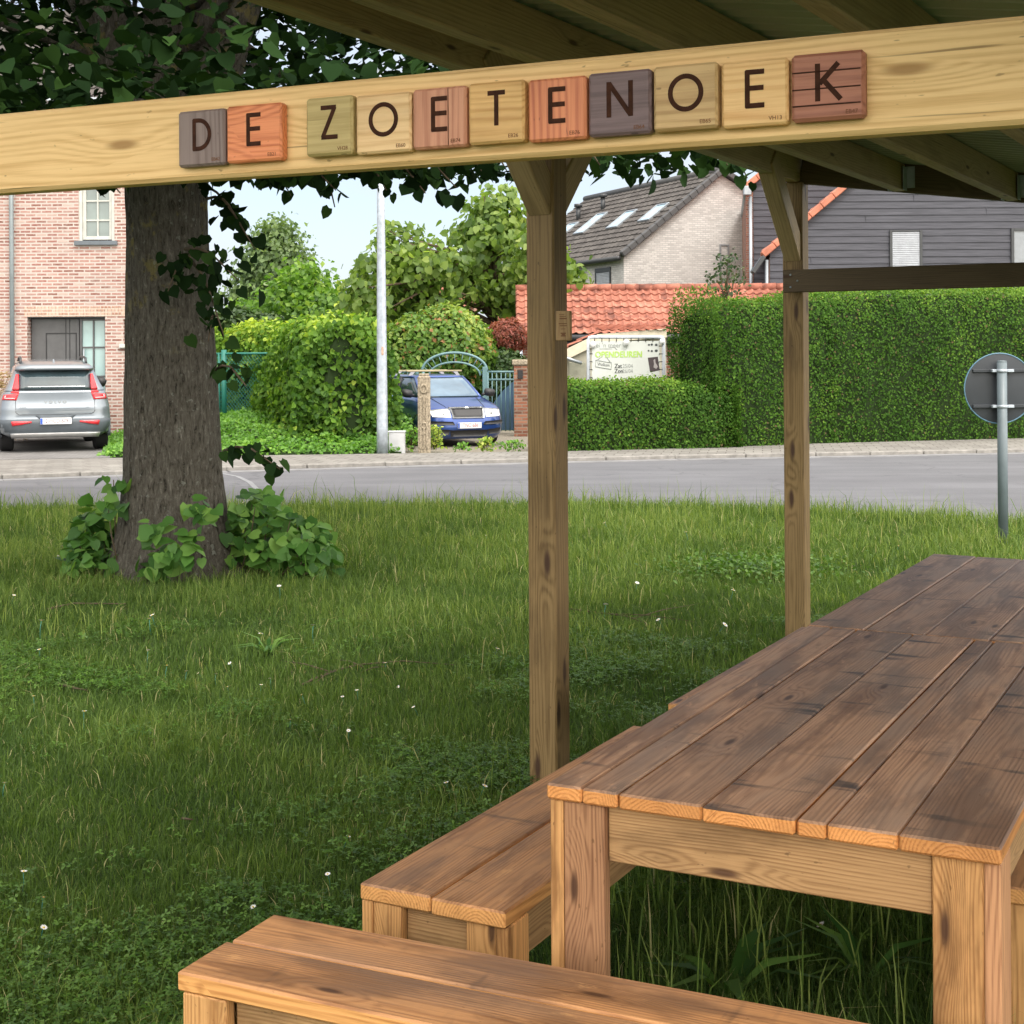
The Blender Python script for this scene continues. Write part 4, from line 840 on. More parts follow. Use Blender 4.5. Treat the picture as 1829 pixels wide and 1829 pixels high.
vs3, fs3 = loft(rf_); b = MB(); b.add(vs3, fs3, None, None, True); b.build('roof', silver, car)
n = len(gl[0])
def pillars(par, gl, idx, mat, wd=.07, name='pillar'):
    for k in idx:
        m = MB(); m.tube([Vector(g[k])+ (Vector((0, 0, 0))) for g in gl], wd/2, 6); m.build(name, mat, par)
# ring vertex order: front-right corner arc 0..6 (+ front edge), front-left, rear-left, rear-right, each followed by 6 edge points
def kidx(corner, j): return corner*(7-1+6)+j
pillars(car, gl, [kidx(0, 2), kidx(1, 4)], silver, .09)
for sx in (-1, 1):       # rear quarter panels beside the window
    for g0, g1 in zip(gl[:-1], gl[1:]): pass
qp = MB()
for c_, ks in ((2, range(0, 5)), (3, range(2, 7))):
    for i in range(len(gl)-1):
        for k in list(ks)[:-1]:
            a_, b_ = kidx(c_, k), kidx(c_, k+1); v4 = [gl[i][a_], gl[i][b_], gl[i+1][b_], gl[i+1][a_]]
            cen = V3(0, 1.5, 0); o4 = []
            for v in v4: v = Vector(v); dd = V3(v.x, v.y-.9, 0).normalized(); o4.append(v+dd*.012)
            qp.add(o4, [[0, 1, 2, 3]], None, None, True)
        
    kk = kidx(c_, 0) if c_ == 2 else kidx(c_, 6)
e = []
for sx in (-1, 1):
    for i in range(len(gl)-1):
        def sp(g, y): return V3(sx*(abs(g[kidx(0, 0)][0])+.012), y, g[0][2])
        qp.add([sp(gl[i], gl[i][0][1]*0+g_y) for g_y in ()] or [V3(sx*(gl[i][kidx(0, 0)][0]+.012), .35+.1*i, gl[i][0][2]), V3(sx*(gl[i][kidx(0, 0)][0]+.012), .95-.05*i, gl[i][0][2]), V3(sx*(gl[i+1][kidx(0, 0)][0]+.012), .95-.05*(i+1), gl[i+1][0][2]), V3(sx*(gl[i+1][kidx(0, 0)][0]+.012), .35+.1*(i+1), gl[i+1][0][2])], [[0, 1, 2, 3]])
qp.build('quarter_panel', silver, car)
rw = MB(); patch(gv, [(-.60, 1.085), (.60, 1.085), (.585, 1.41), (-.585, 1.41)], 12, 6, -1, .016, rw); rwo = rw.build('rear_window', M['glass_dark'], car)
wp = MB(); wp.beam((.02, .155, 1.105), (.42, .155, 1.115), .02, .02); wp.build('wiper', M['black'], rwo)
for sx in (-1, 1):
    l = MB(); patch(bv, [(sx*.87, .915), (sx*.645, .905), (sx*.60, 1.03), (sx*.84, 1.00)][::-sx][:4], 6, 4, -1, .014, l)
    q = [(sx*.735, 1.03), (sx*.60, 1.03), (sx*.605, 1.07), (sx*.70, 1.07)]; patch(bv, q[::-sx], 4, 2, -1, .0145, l)
    q = [(sx*.70, 1.075), (sx*.60, 1.075), (sx*.59, 1.34), (sx*.635, 1.34)]; patch(gv, q[::-sx], 4, 8, -1, .030, l)
    lo = l.build('tail_light', M['redplastic'], car)
    w_ = MB(); q = [(sx*.83, .93), (sx*.67, .925), (sx*.665, .945), (sx*.83, .95)]; patch(bv, q[::-sx], 4, 1, -1, .019, w_); q = [(sx*.83, .945), (sx*.81, .945), (sx*.80, .985), (sx*.82, .985)]; patch(bv, q[::-sx], 1, 3, -1, .0195, w_)
    w_.build('lamp_strip', plain('lamp_strip_pink', (.85, .45, .47), .2), lo)
    rr = MB(); q = [(sx*.71, .475), (sx*.40, .515), (sx*.40, .545), (sx*.73, .545)]; patch(bv, q[::-sx], 6, 2, -1, .022, rr); rr.build('reflector', M['redplastic'], car)
cl = MB(); patch(bv, [(-.90, .29), (.90, .29), (.925, .575), (-.925, .575)], 24, 4, -1, .012, cl); patch(bv, [(-.26, .57), (.26, .57), (.34, .635), (-.34, .635)][::1], 6, 1, -1, .013, cl)
cl.build('bumper_cladding', plain('bumper_grey', (.075, .09, .105), .6), car)
sk = MB(); patch(bv, [(-.72, .275), (.72, .275), (.74, .345), (-.74, .345)], 14, 2, -1, .03, sk); sk.build('skid_plate', plain('skid_silver', (.5, .5, .5), .3, .6, .6), car)
tg = MB()
for p0, p1 in (((-.66, .90), (-.655, .70)), ((-.655, .70), (-.60, .655)), ((-.60, .655), (.60, .655)), ((.60, .655), (.655, .70)), ((.655, .70), (.66, .90))):
    dx, dz = p1[0]-p0[0], p1[1]-p0[1]; ln = math.hypot(dx, dz); ox, oz = -dz/ln*.004, dx/ln*.004
    patch(bv, [(p0[0]+ox, p0[1]+oz), (p0[0]-ox, p0[1]-oz), (p1[0]-ox, p1[1]-oz), (p1[0]+ox, p1[1]+oz)], 1, 8, -1, .003, tg)
tg.build('tailgate_seam', M['black'], car)
def plate(par, c, ex, ez_, txt, col, fw=.52, fh=.11, blue=True):
    ex, ez_ = Vector(ex), Vector(ez_); n_ = ex.cross(ez_); m = MB(); m.box(c, ex, ez_, n_, (fw, fh, .012), .004); po = m.build('number_plate', plain('plate_white', (.80, .80, .82), .4, var=.04), par)
    if blue: k = MB(); k.box(Vector(c)-ex*(fw/2-.022)+n_*.0065, ex, ez_, n_, (.04, fh-.008, .002), .0005); k.build('euro_band', plain('plate_blue', (.03, .09, .42), .4), po)
    me = text('plate_number', txt, fh*.92, Vector(c)+ex*.018+n_*.0065, ex, ez_, plain('plate_text', col, .5), po, sx=.80, ext=.001); return po
plate(car, V3(0, -.035, .545), (1, 0, 0), (0, 0, 1), '2-HCD-609', (.10, .03, .05))
chrome = plain('chrome', (.62, .64, .66), .2, .8, .7)
text('badge_letters', 'V O L V O', .062, V3(0, .075, .868), (1, 0, 0), (0, .0, 1), chrome, car, sx=1.35, ext=.003)
text('badge_letters', 'XC40', .05, V3(-.54, .035, .80), (1, 0, 0), (0, 0, 1), chrome, car, sx=1.0, ext=.003); text('badge_letters', 'B3', .05, V3(.54, .035, .80), (1, 0, 0), (0, 0, 1), chrome, car, sx=1.0, ext=.003)
for sx in (-1, 1):
    r_ = MB(); r_.tube([(sx*.56, .75, 1.55), (sx*.555, .82, 1.63), (sx*.55, 1.2, 1.655), (sx*.55, 2.2, 1.66), (sx*.56, 2.35, 1.60)], .022, 8); r_.build('roof_rail', M['dark_metal'], car)
    m = MB(); m.tube([(sx*.86, 2.95, 1.10), (sx*.92, 2.93, 1.12)], .03, 8); m.lathe((sx*.98, 2.93, 1.18), [(.01, -.10), (.08, -.085), (.105, -.02), (.10, .05), (.01, .09)], 16, (sx*.3, 0, 1)); m.build('mirror', M['black'], car)
    for y in (.82, 3.5): wheel(car, sx*.80, y, .355, .24, sx, plain('alloy', (.4, .4, .42), .3, metal=.7))
    for y in (.82, 3.5):
        a_ = MB(); a_.tube([(sx*.925, y+.40*math.cos(R(t_)), .355+.40*math.sin(R(t_))) for t_ in range(-15, 196, 15)], .035, 6); a_.build('wheel_arch', plain('arch_grey', (.075, .09, .105), .6), car)
an = MB(); an.prism([(-.02, .62, 1.55), (.02, .62, 1.55), (.01, .75, 1.62), (-.01, .75, 1.62)], (0, .08, -.02)); an.build('antenna', silver, car)
# --- dark blue estate, seen from the front
fz = 27.0; fpos = W(838, 798, fz); yaw = R(180+21)
c2 = thing('parked_car', 'dark blue small estate car with a roof rack, parked behind the concrete post', 'car', (0, 0, 0), yaw)
blue = paint('dark_blue_paint', (.02, .06, .24), .5)
sc_ = .93; c2.scale = (sc_, sc_, sc_); fl = V3(0, 4.0, 0)*sc_; fl.rotate(Matrix.Rotation(yaw, 3, 'Z')); c2.location = (fpos.x-fl.x, fpos.y-fl.y+.0, .012)
rg = [ring(.22, .16, .72, .1, 3.92, .2, .35), ring(.30, .24, .80, .03, 3.99, .25, .42), ring(.42, .38, .825, .0, 4.02, .28, .45), ring(.56, .50, .83, .0, 4.0, .3, .45), ring(.72, .62, .83, .0, 3.95, .3, .45), ring(.86, .74, .82, .03, 3.87, .3, .45), ring(.95, .80, .80, .06, 3.72, .3, .42), ring(1.0, .86, .77, .08, 3.45, .3, .4), ring(1.02, .96, .74, .1, 3.05, .3, .4)]
gl = [ring(1.02, .955, .735, .1, 3.0, .3, .35), ring(1.13, 1.10, .695, .15, 2.72, .28, .33), ring(1.25, 1.25, .65, .22, 2.42, .25, .3), ring(1.36, 1.37, .60, .32, 2.16, .22, .28)]
rf_ = [ring(1.355, 1.365, .605, .30, 2.18, .22, .28), ring(1.40, 1.405, .58, .36, 2.05, .25, .3), ring(1.43, 1.43, .48, .6, 1.8, .3, .3)]
vs, fs = loft(rg); b = MB(); b.add(vs, fs, None, None, True); b.build('body', blue, c2); bv = bvh_of(vs, fs)
vs2, fs2 = loft(gl); b = MB(); b.add(vs2, fs2, None, None, True); b.build('windows', M['glass_dark'], c2); gv = bvh_of(vs2, fs2)
vs3, fs3 = loft(rf_); b = MB(); b.add(vs3, fs3, None, None, True); b.build('roof', blue, c2)
pillars(c2, gl, [kidx(0, 3), kidx(1, 3)], blue, .075); pillars(c2, gl, [kidx(2, 3), kidx(3, 3)], blue, .16)
for sx in (-1, 1):
    m = MB(); pts = [V3(sx*(g[kidx(0, 0)][0]+.004), 1.45-.02*i, g[0][2]) for i, g in enumerate(gl)]; m.tube(pts, .04, 6); m.build('pillar', M['black'], c2)
ws = MB(); patch(gv, [(-.63, .98), (.63, .98), (.53, 1.35), (-.53, 1.35)], 12, 6, 1, .012, ws); 
wsm = plain('windscreen', (.10, .16, .22), .05, 1.0, var=.3, sc=1.5); ws.build('windscreen', wsm, c2)
headm = plain('headlamp_glass', (.66, .68, .70), .12, .9, .25, var=.25, sc=9)
for sx in (-1, 1):
    h = MB(); q = [(sx*.365, .585), (sx*.70, .60), (sx*.745, .735), (sx*.37, .755)]; patch(bv, q[::sx] if sx > 0 else q[::-1], 8, 4, 1, .014, h); ho = h.build('headlight', headm, c2)
    lm = MB(); q_ = bv.ray_cast(V3(sx*.47, 10, .66), V3(0, -1, 0))[0]; lm.lathe(q_+V3(0, .012, 0), [(.055, 0), (.055, .01), (.01, .012)], 16, (0, 1, 0)); lm.build('reflector', chrome, ho)
    bs_ = MB(); q = [(sx*.30, .44), (sx*.80, .45), (sx*.80, .52), (sx*.34, .50)]; patch(bv, q[::sx] if sx > 0 else q[::-1], 8, 1, 1, .02, bs_); bs_.build('bumper_strip', M['black'], c2)
    fg = MB(); q = [(sx*.42, .25), (sx*.68, .26), (sx*.70, .37), (sx*.40, .35)]; patch(bv, q[::sx] if sx > 0 else q[::-1], 6, 2, 1, .01, fg); fg.build('fog_light_recess', M['black'], c2)
    m = MB(); m.tube([(sx*.74, 2.72, 1.0), (sx*.82, 2.72, 1.03)], .03, 8); m.lathe((sx*.90, 2.72, 1.05), [(.01, -.12), (.075, -.10), (.085, 0), (.075, .09), (.01, .11)], 16, (1, 0, .15)); m.build('mirror', M['black'], c2)
    for y in (.75, 3.2): wheel(c2, sx*.73, y, .30, .19, sx, plain('wheel_cover', (.3, .3, .32), .4, metal=.5))
    for y in (.75, 3.2):
        a_ = MB(); a_.tube([(sx*.815, y+.335*math.cos(R(t_)), .30+.335*math.sin(R(t_))) for t_ in range(-10, 191, 20)], .022, 6); a_.build('wheel_arch', M['black'], c2)
gr = MB(); q = [(-.335, .565), (.335, .565), (.365, .775), (-.365, .775)]; patch(bv, q, 10, 4, 1, .022, gr); go = gr.build('grille', chrome, c2)
gr = MB(); q = [(-.30, .595), (.30, .595), (.325, .745), (-.325, .745)]; patch(bv, q, 10, 4, 1, .030, gr); gr.build('grille_mesh', M['black'], go)
em = MB(); q_ = bv.ray_cast(V3(0, 10, .755), V3(0, -1, 0))[0]; em.lathe(q_+V3(0, .025, 0), [(.048, 0), (.048, .015), (.036, .019)], 20, (0, 1, .25)); eo = em.build('badge', chrome, go)
em = MB(); em.lathe(q_+V3(0, .046, .004), [(.030, 0), (.030, .003), (.006, .004)], 16, (0, 1, .25)); em.build('badge_centre', plain('badge_dark', (.1, .13, .12), .3), eo)
inn = MB(); patch(bv, [(-.38, .215), (.38, .215), (.40, .34), (-.40, .34)], 10, 2, 1, .012, inn); inn.build('air_intake', M['black'], c2)
hs = MB()
for sx in (-1, 1):
    pts = []
    for i in range(9):
        u = i/8; x, y = sx*(.40+.10*u), 3.80-.80*u; h_ = bv.ray_cast(V3(x, y, 3), V3(0, 0, -1))[0]; pts.append(h_+V3(0, 0, .003))
    hs.tube(pts, .006, 5)
hs.build('bonnet_crease', M['black'], c2)
fp = bv.ray_cast(V3(0, 10, .44), V3(0, -1, 0))[0]; plate(c2, V3(0, fp.y+.03, .43), (-1, 0, 0), (0, 0, 1), 'TNC-686', (.30, .05, .06), .50, .115)
for y, zz in ((1.75, 1.50), (.75, 1.50)):
    k = MB(); k.box(V3(0, y, zz), V3(1, 0, 0), V3(0, 1, 0), Z1, (1.24, .07, .035), .008); ko = k.build('roof_rack_bar', plain('rack_wood', (.32, .27, .16), .7), c2)
    for sx in (-1, 1): f_ = MB(); f_.prism([(sx*.42, y-.03, zz-.015), (sx*.52, y-.03, zz-.015), (sx*.60, y-.03, zz-.13), (sx*.54, y-.03, zz-.13)], (0, .06, 0)); f_.build('foot', plain('rack_foot', (.35, .35, .36), .4, metal=.4), ko)

# ------------------------------------------------------------------ street furniture
lp = W(683, 803, 24.75); m = MB(); m.tube([(lp.x, lp.y, PH-.1), (lp.x, lp.y, .5), (lp.x, lp.y, 3.8), (lp.x, lp.y, 6.6)], [.098, .094, .070, .052], 20)
lpo = thing('street_lamp', 'tall galvanised lamp post rising at the pavement edge by the ivy hedge', 'street lamp'); m.build('pole', M['galv'], lpo)
m = MB(); m.tube([(lp.x, lp.y, 6.5), (lp.x, lp.y-.1, 6.7), (lp.x, lp.y-.6, 6.8), (lp.x, lp.y-.9, 6.8)], .03, 10); m.build('arm', M['galv'], lpo)
m = MB(); m.box(V3(lp.x, lp.y-1.15, 6.79), V3(0, 1, 0), V3(1, 0, 0), Z1, (.55, .22, .10), .03); m.build('lamp_head', M['dark_metal'], lpo)
m = MB(); m.box(V3(lp.x+.02, lp.y-.088, CAMH+.12), Z1, V3(1, 0, 0), V3(0, 1, 0), (.14, .035, .003), .001); m.build('sticker', plain('worn_sticker', (.5, .33, .24), .8, var=.4, sc=60), lpo)
ux = W(709, 800, 24.95); ub_ = thing('utility_box', 'small pale grey cable box between the lamp post and the concrete post', 'utility box', (ux.x, ux.y, 0))
m = MB(); m.abox(-.14, .14, -.06, .1, 0, .40, .012); m.build('cabinet', plain('cabinet_grey', (.50, .51, .53), .6), ub_); m = MB(); m.abox(-.15, .15, -.07, .11, .395, .42, .006); m.build('lid', plain('cabinet_lid', (.56, .57, .58), .6), ub_)
cp = W(758, 800, 24.85); co_ = thing('concrete_post', 'weathered ornamental concrete gate post standing before the blue car', 'gate post', (cp.x, cp.y, 0))
conc = plain('weathered_concrete', (.30, .255, .19), .9, .15, sc=30, var=.5); m = MB(); m.abox(-.105, .105, -.09, .09, -.02, 1.36, .02); m.abox(-.085, .085, -.07, .07, 1.36, 1.40, .02); m.build('shaft', conc, co_)
m = MB()
for x in (-.055, .055): m.abox(x-.018, x+.018, -.105, -.088, .12, 1.0, .006)
m.abox(-.012, .012, -.11, -.088, .12, 1.0, .006)
m.tube([(.055*math.cos(R(t_)), -.098, 1.14+.07*math.sin(R(t_))) for t_ in range(0, 360, 30)], .018, 6, closed=True); m.tube([(.045*math.cos(R(t_)), -.098, .52+.05*math.sin(R(t_))) for t_ in range(0, 360, 30)], .016, 6, closed=True); m.build('relief', conc, co_)
bpx = W(933, 780, 30.5); bp = thing('brick_pier', 'red brick gate pier with weathered cap beside the blue gate', 'gate pier', (bpx.x, bpx.y, 0))
m = MB(); m.abox(-.17, .42, 0, .5, 0, 1.50, .003); m.build('pier', brickmat('pier_brick', [(.14, .06, .04), (.32, .12, .07), (.40, .19, .12)], (.28, .22, .17)), bp); m = MB(); m.abox(-.21, .46, -.04, .54, 1.5, 1.62, .02); m.build('cap', conc, bp)
m = MB(); m.abox(-.09, .02, -.03, -.001, 1.22, 1.40, .006); m.build('letter_plate', M['black'], bp)
# arched gate
YG = 31.6; gm = plain('blue_green_gate_metal', (.12, .22, .24), .45, .5, sc=4); gb = plain('blue_gate_panel', (.045, .10, .17), .5)
ga = thing('garden_gate', 'blue green arched metal garden gate behind the blue car', 'gate')
def gp_(px, py, y=YG): return W(px, py, y)
m = MB(); acx = 812; 
def garc(rx, ry, yc, rad, n=22): m.tube([gp_(acx+rx*math.cos(R(180-180*i/n)), yc-ry*math.sin(R(180-180*i/n))) for i in range(n+1)], rad, 8)
garc(58, 33, 663, .028); garc(46, 24, 671, .022)
for px in (756, 866): m.tube([gp_(px, 664), gp_(px, 790)], .03, 8)
for i in range(1, 12):
    a = R(180-15*i); m.tube([gp_(acx+58*math.cos(a), 663-33*math.sin(a)), gp_(acx+46*math.cos(a), 671-24*math.sin(a))], .010, 5)
m.build('arch', gm, ga)
m = MB(); m.abox(gp_(862, 700).x, gp_(870, 700).x, YG-.08, YG+.08, 0, gp_(862, 655).z, .01); m.abox(gp_(743, 700).x, gp_(748, 700).x, YG-.05, YG+.05, 0, gp_(743, 662).z, .01); m.build('post', gm, ga)
for (xa, xb, nm, n_) in ((712, 744, 'gate_leaf', 4), (871, 919, 'gate_leaf', 6)):
    m = MB()
    for py in (664, 678): m.tube([gp_(xa, py), gp_(xb, py)], .022, 6)
    for i in range(n_+1): x = xa+(xb-xa)*i/n_; m.tube([gp_(x, 664), gp_(x, 770)], .012 if 0 < i < n_ else .026, 6)
    lf = m.build(nm, gm, ga)
    if xa > 800:
        m = MB(); pl = [gp_(918, 680), gp_(918, 768), gp_(874, 768), gp_(874, 735), gp_(884, 716), gp_(898, 698)]; m.prism(pl, (0, .015, 0)); m.build('sheet_panel', gb, lf)
# banner
YB = 28.4; bn = thing('banner_frame', 'white open doors banner laced in a tube frame behind the low hedge', 'banner')
def q_(px, py, dy=0.0): return W(px, py, YB)+V3(0, dy, 0)
m = MB(); m.tube([q_(1051, 800), q_(1051, 607), q_(1053, 603), q_(1058, 602), q_(1178, 602), q_(1184, 603), q_(1185, 608), q_(1186, 800)], .035, 10); m.build('frame', plain('white_tube', (.56, .60, .66), .35), bn)
m = MB(); A_, B_, C_, D_ = q_(1057, 700, -.01), q_(1178, 700, -.01), q_(1178, 609, -.01), q_(1057, 609, -.01); m.prism([A_, B_, C_, D_], (0, .006, 0)); cv = m.build('canvas', plain('banner_white', (.56, .59, .56), .5, var=.05, sc=2), bn)
m = MB()
for px in range(1062, 1178, 13): m.tube([q_(px, 610, -.02), q_(px, 603, -.02)], .010, 5)
for py in range(618, 700, 14): m.tube([q_(1058, py, -.02), q_(1052, py, -.02)], .010, 5); m.tube([q_(1177, py, -.02), q_(1184, py, -.02)], .010, 5)
m.build('lacing', M['dark_metal'], bn)
X1 = V3(1, 0, 0); px_m = YB/F
grn = plain('banner_green', (.38, .58, .12), .5); gry = plain('banner_grey', (.26, .28, .27), .5); drk = plain('banner_dark', (.05, .055, .06), .5)
def btx(s, px, py, h, mat, sx=1.0, rot=0.0): return text('printed_text', s, h*px_m*1.38, q_(px, py, -.0125), V3(math.cos(rot), 0, math.sin(rot)), V3(-math.sin(rot), 0, math.cos(rot)), mat, cv, sx=sx, ext=.0008)
btx("Klei 'n meer", 1082, 617, 8.5, gry, .95); btx('OPENDEUREN', 1105, 633.5, 11, grn, .86)
btx('Zat', 1104, 654, 8, drk, .85); btx('Zon', 1105, 663, 8, drk, .82); btx('25/04', 1121, 654, 7, gry, .85); btx('26/04', 1121, 663, 7, gry, .85); btx('Welkom', 1078, 651.5, 6, drk, .75, -.1); btx('keramiekatelier', 1082, 623, 2.6, gry)
# bolden the two main words with a second slightly shifted copy
for s, px, py, h, mat, sx in (('OPENDEUREN', 1105.5, 633.2, 11, grn, .86), ('Zat', 1104.5, 654, 8, drk, .85), ('Zon', 1105.5, 663, 8, drk, .82), ('OPENDEUREN', 1104.5, 633.8, 11, grn, .86)):
    o_ = btx(s, px, py, h, mat, sx); o_.location.y -= .0018 if px % 1 and px < 1105.2 and s == 'OPENDEUREN' else .0009
m = MB()
def bl(p, r=.008, closed=False): m.tube([q_(*a, -.013) for a in p], r, 5, closed=closed)
bl([(1064, 643), (1092, 648), (1091.5, 659.5), (1063.5, 655)], .008, True); bl([(1067, 643), (1076, 636)], .006); bl([(1090, 647), (1083, 637)], .006); bl([(1088, 619.5), (1098, 620.5), (1102, 625)], .005); m.build('printed_sign_outline', gry, cv)
m = MB(); m.prism([q_(1157, 639, -.014), q_(1175, 637, -.014), q_(1178, 661, -.014), q_(1161, 665, -.014)], (0, .003, 0)); m.build('printed_photo', plain('photo_dark', (.06, .045, .05), .5), cv)
m = MB(); m.prism([q_(1167, 643, -.018), q_(1170, 641, -.018), q_(1171, 648, -.018), q_(1175, 655, -.018), q_(1172, 659, -.018), q_(1167, 656, -.018), q_(1168, 650, -.018)], (0, .003, 0)); m.build('photo_detail', plain('photo_pale', (.35, .32, .32), .5), cv)
m = MB()
for (x, y, s) in ((1159, 616, 2), (1164, 615.5, 2.3), (1172, 616, 2.5), (1158.5, 626.5, 1.8), (1164, 627, 2.3), (1172, 626.5, 2.8), (1170, 671, 2.4)):
    m.prism([q_(x+s*math.cos(R(a)), y+s*.9*math.sin(R(a)), -.014) for a in range(0, 360, 40)], (0, .003, 0))
m.build('printed_pots', drk, cv)
m = MB(); m.lathe(q_(1118, 612, -.05), [(.01, -.08), (.05, -.05), (.06, .03), (.02, .06)], 12, (0, -.4, 1)); m.lathe(q_(1182, 610, -.05), [(.01, -.06), (.04, -.04), (.05, .03), (.02, .05)], 12); m.lathe(q_(1059, 615, -.05), [(.01, -.08), (.05, -.05), (.055, .03), (.02, .06)], 12); m.build('spotlight', M['white_paint'], bn)
# round sign seen from behind
sgp = G(1792, 976); sg = thing('traffic_sign', 'round traffic sign seen from behind on a grey pole at the lawn edge', 'traffic sign', (sgp.x, sgp.y, 0))
spm = plain('sign_pole_grey', (.13, .165, .185), .4); bkm = plain('sign_back_grey', (.028, .034, .042), .5)
lean = V3(-.004, 0, 1); m = MB(); m.tube([(0, 0, -.1), (-.003, 0, 1.60)], .043, 20); m.lathe((-.003, 0, 1.60), [(.043, 0), (.040, .012), (.01, .016)], 20); m.build('pole', spm, sg)
zc = W(1790, 694, sgp.y).z; m = MB(); m.lathe((.0, .075, zc), [(.01, -.002), (.297, -.002), (.305, .0), (.305, .004), (.01, .006)], 56, (0, 1, 0)); fo = m.build('disc', bkm, sg)
m = MB(); m.tube([(.306*math.cos(R(a)), .075, zc+.306*math.sin(R(a))) for a in range(0, 360, 6)], .006, 8, closed=True); m.build('rim', plain('sign_rim_blue', (.09, .19, .27), .35), fo)
for dz_ in (.155, -.155):
    m = MB(); hw_ = math.sqrt(.30**2-dz_**2)-.02; m.abox(-hw_, hw_, .05, .074, zc+dz_-.014, zc+dz_+.014, .003); m.build('stiffener', bkm, fo)
    m = MB(); m.lathe((-.002, 0, zc+dz_-.014), [(.044, 0), (.048, .002), (.048, .026), (.044, .028)], 20); m.abox(.045, .10, -.012, .05, zc+dz_-.013, zc+dz_+.013, .003); m.abox(-.085, -.046, -.002, .05, zc+dz_-.013, zc+dz_+.013, .003); m.build('clamp', M['galv'], sg)
# ------------------------------------------------------------------ vegetation
def blob_solid(mb, c, r, seed=0, amp=.12, n=20):
    vs = []; fs = []
    for i in range(n+1):
        th = math.pi*i/n
        for k in range(2*n):
            ph = math.pi*k/n; d = np.array([[math.sin(th)*math.cos(ph), math.sin(th)*math.sin(ph), math.cos(th)]])
            s = 1+amp*wob(d, 2.5, seed)[0]; vs.append((c[0]+r[0]*d[0, 0]*s, c[1]+r[1]*d[0, 1]*s, c[2]+r[2]*d[0, 2]*s))
    for i in range(n):
        for k in range(2*n): fs.append([i*2*n+k, i*2*n+(k+1) % (2*n), (i+1)*2*n+(k+1) % (2*n), (i+1)*2*n+k])
    mb.add(vs, fs)
def blob_leaves(ells, n, amp=.12, depth=.18, seed=0, zmin=None, cluster=0, csize=.25):
    """points and normals on the shells of several ellipsoids"""
    area = np.array([(r[0]*r[1]+r[0]*r[2]+r[1]*r[2]) for c, r in ells]); cnt = (n*area/area.sum()).astype(int); P = []; Q = []
    for (c, r), m in zip(ells, cnt):
        m0 = m if not cluster else max(1, m//cluster)
        d = unit(rng.normal(0, 1, (m0, 3))); s = 1+amp*wob(d, 2.5, seed); s = s*(1-depth*rng.random(m0)**1.5)
        p = np.array(c)+d*np.array(r)*s[:, None]; nn = unit(d/np.array(r))
        if cluster: p = np.repeat(p, cluster, 0); nn = np.repeat(nn, cluster, 0); p = p+rng.normal(0, csize, p.shape)*np.array([1, 1, .7])
        P.append(p); Q.append(nn)
    P = np.concatenate(P); Q = np.concatenate(Q)
    if zmin is not None: k = P[:, 2] > zmin; P, Q = P[k], Q[k]
    return P, Q
def leafobj(name, P, Q, size, kind, mat, parent=None, tilt=.5, tip=None, tipj=.6, lv=None):
    return link(name, leaves_mesh(name, P, Q, size, kind, tilt, tip, tipj, lv), mat, parent)
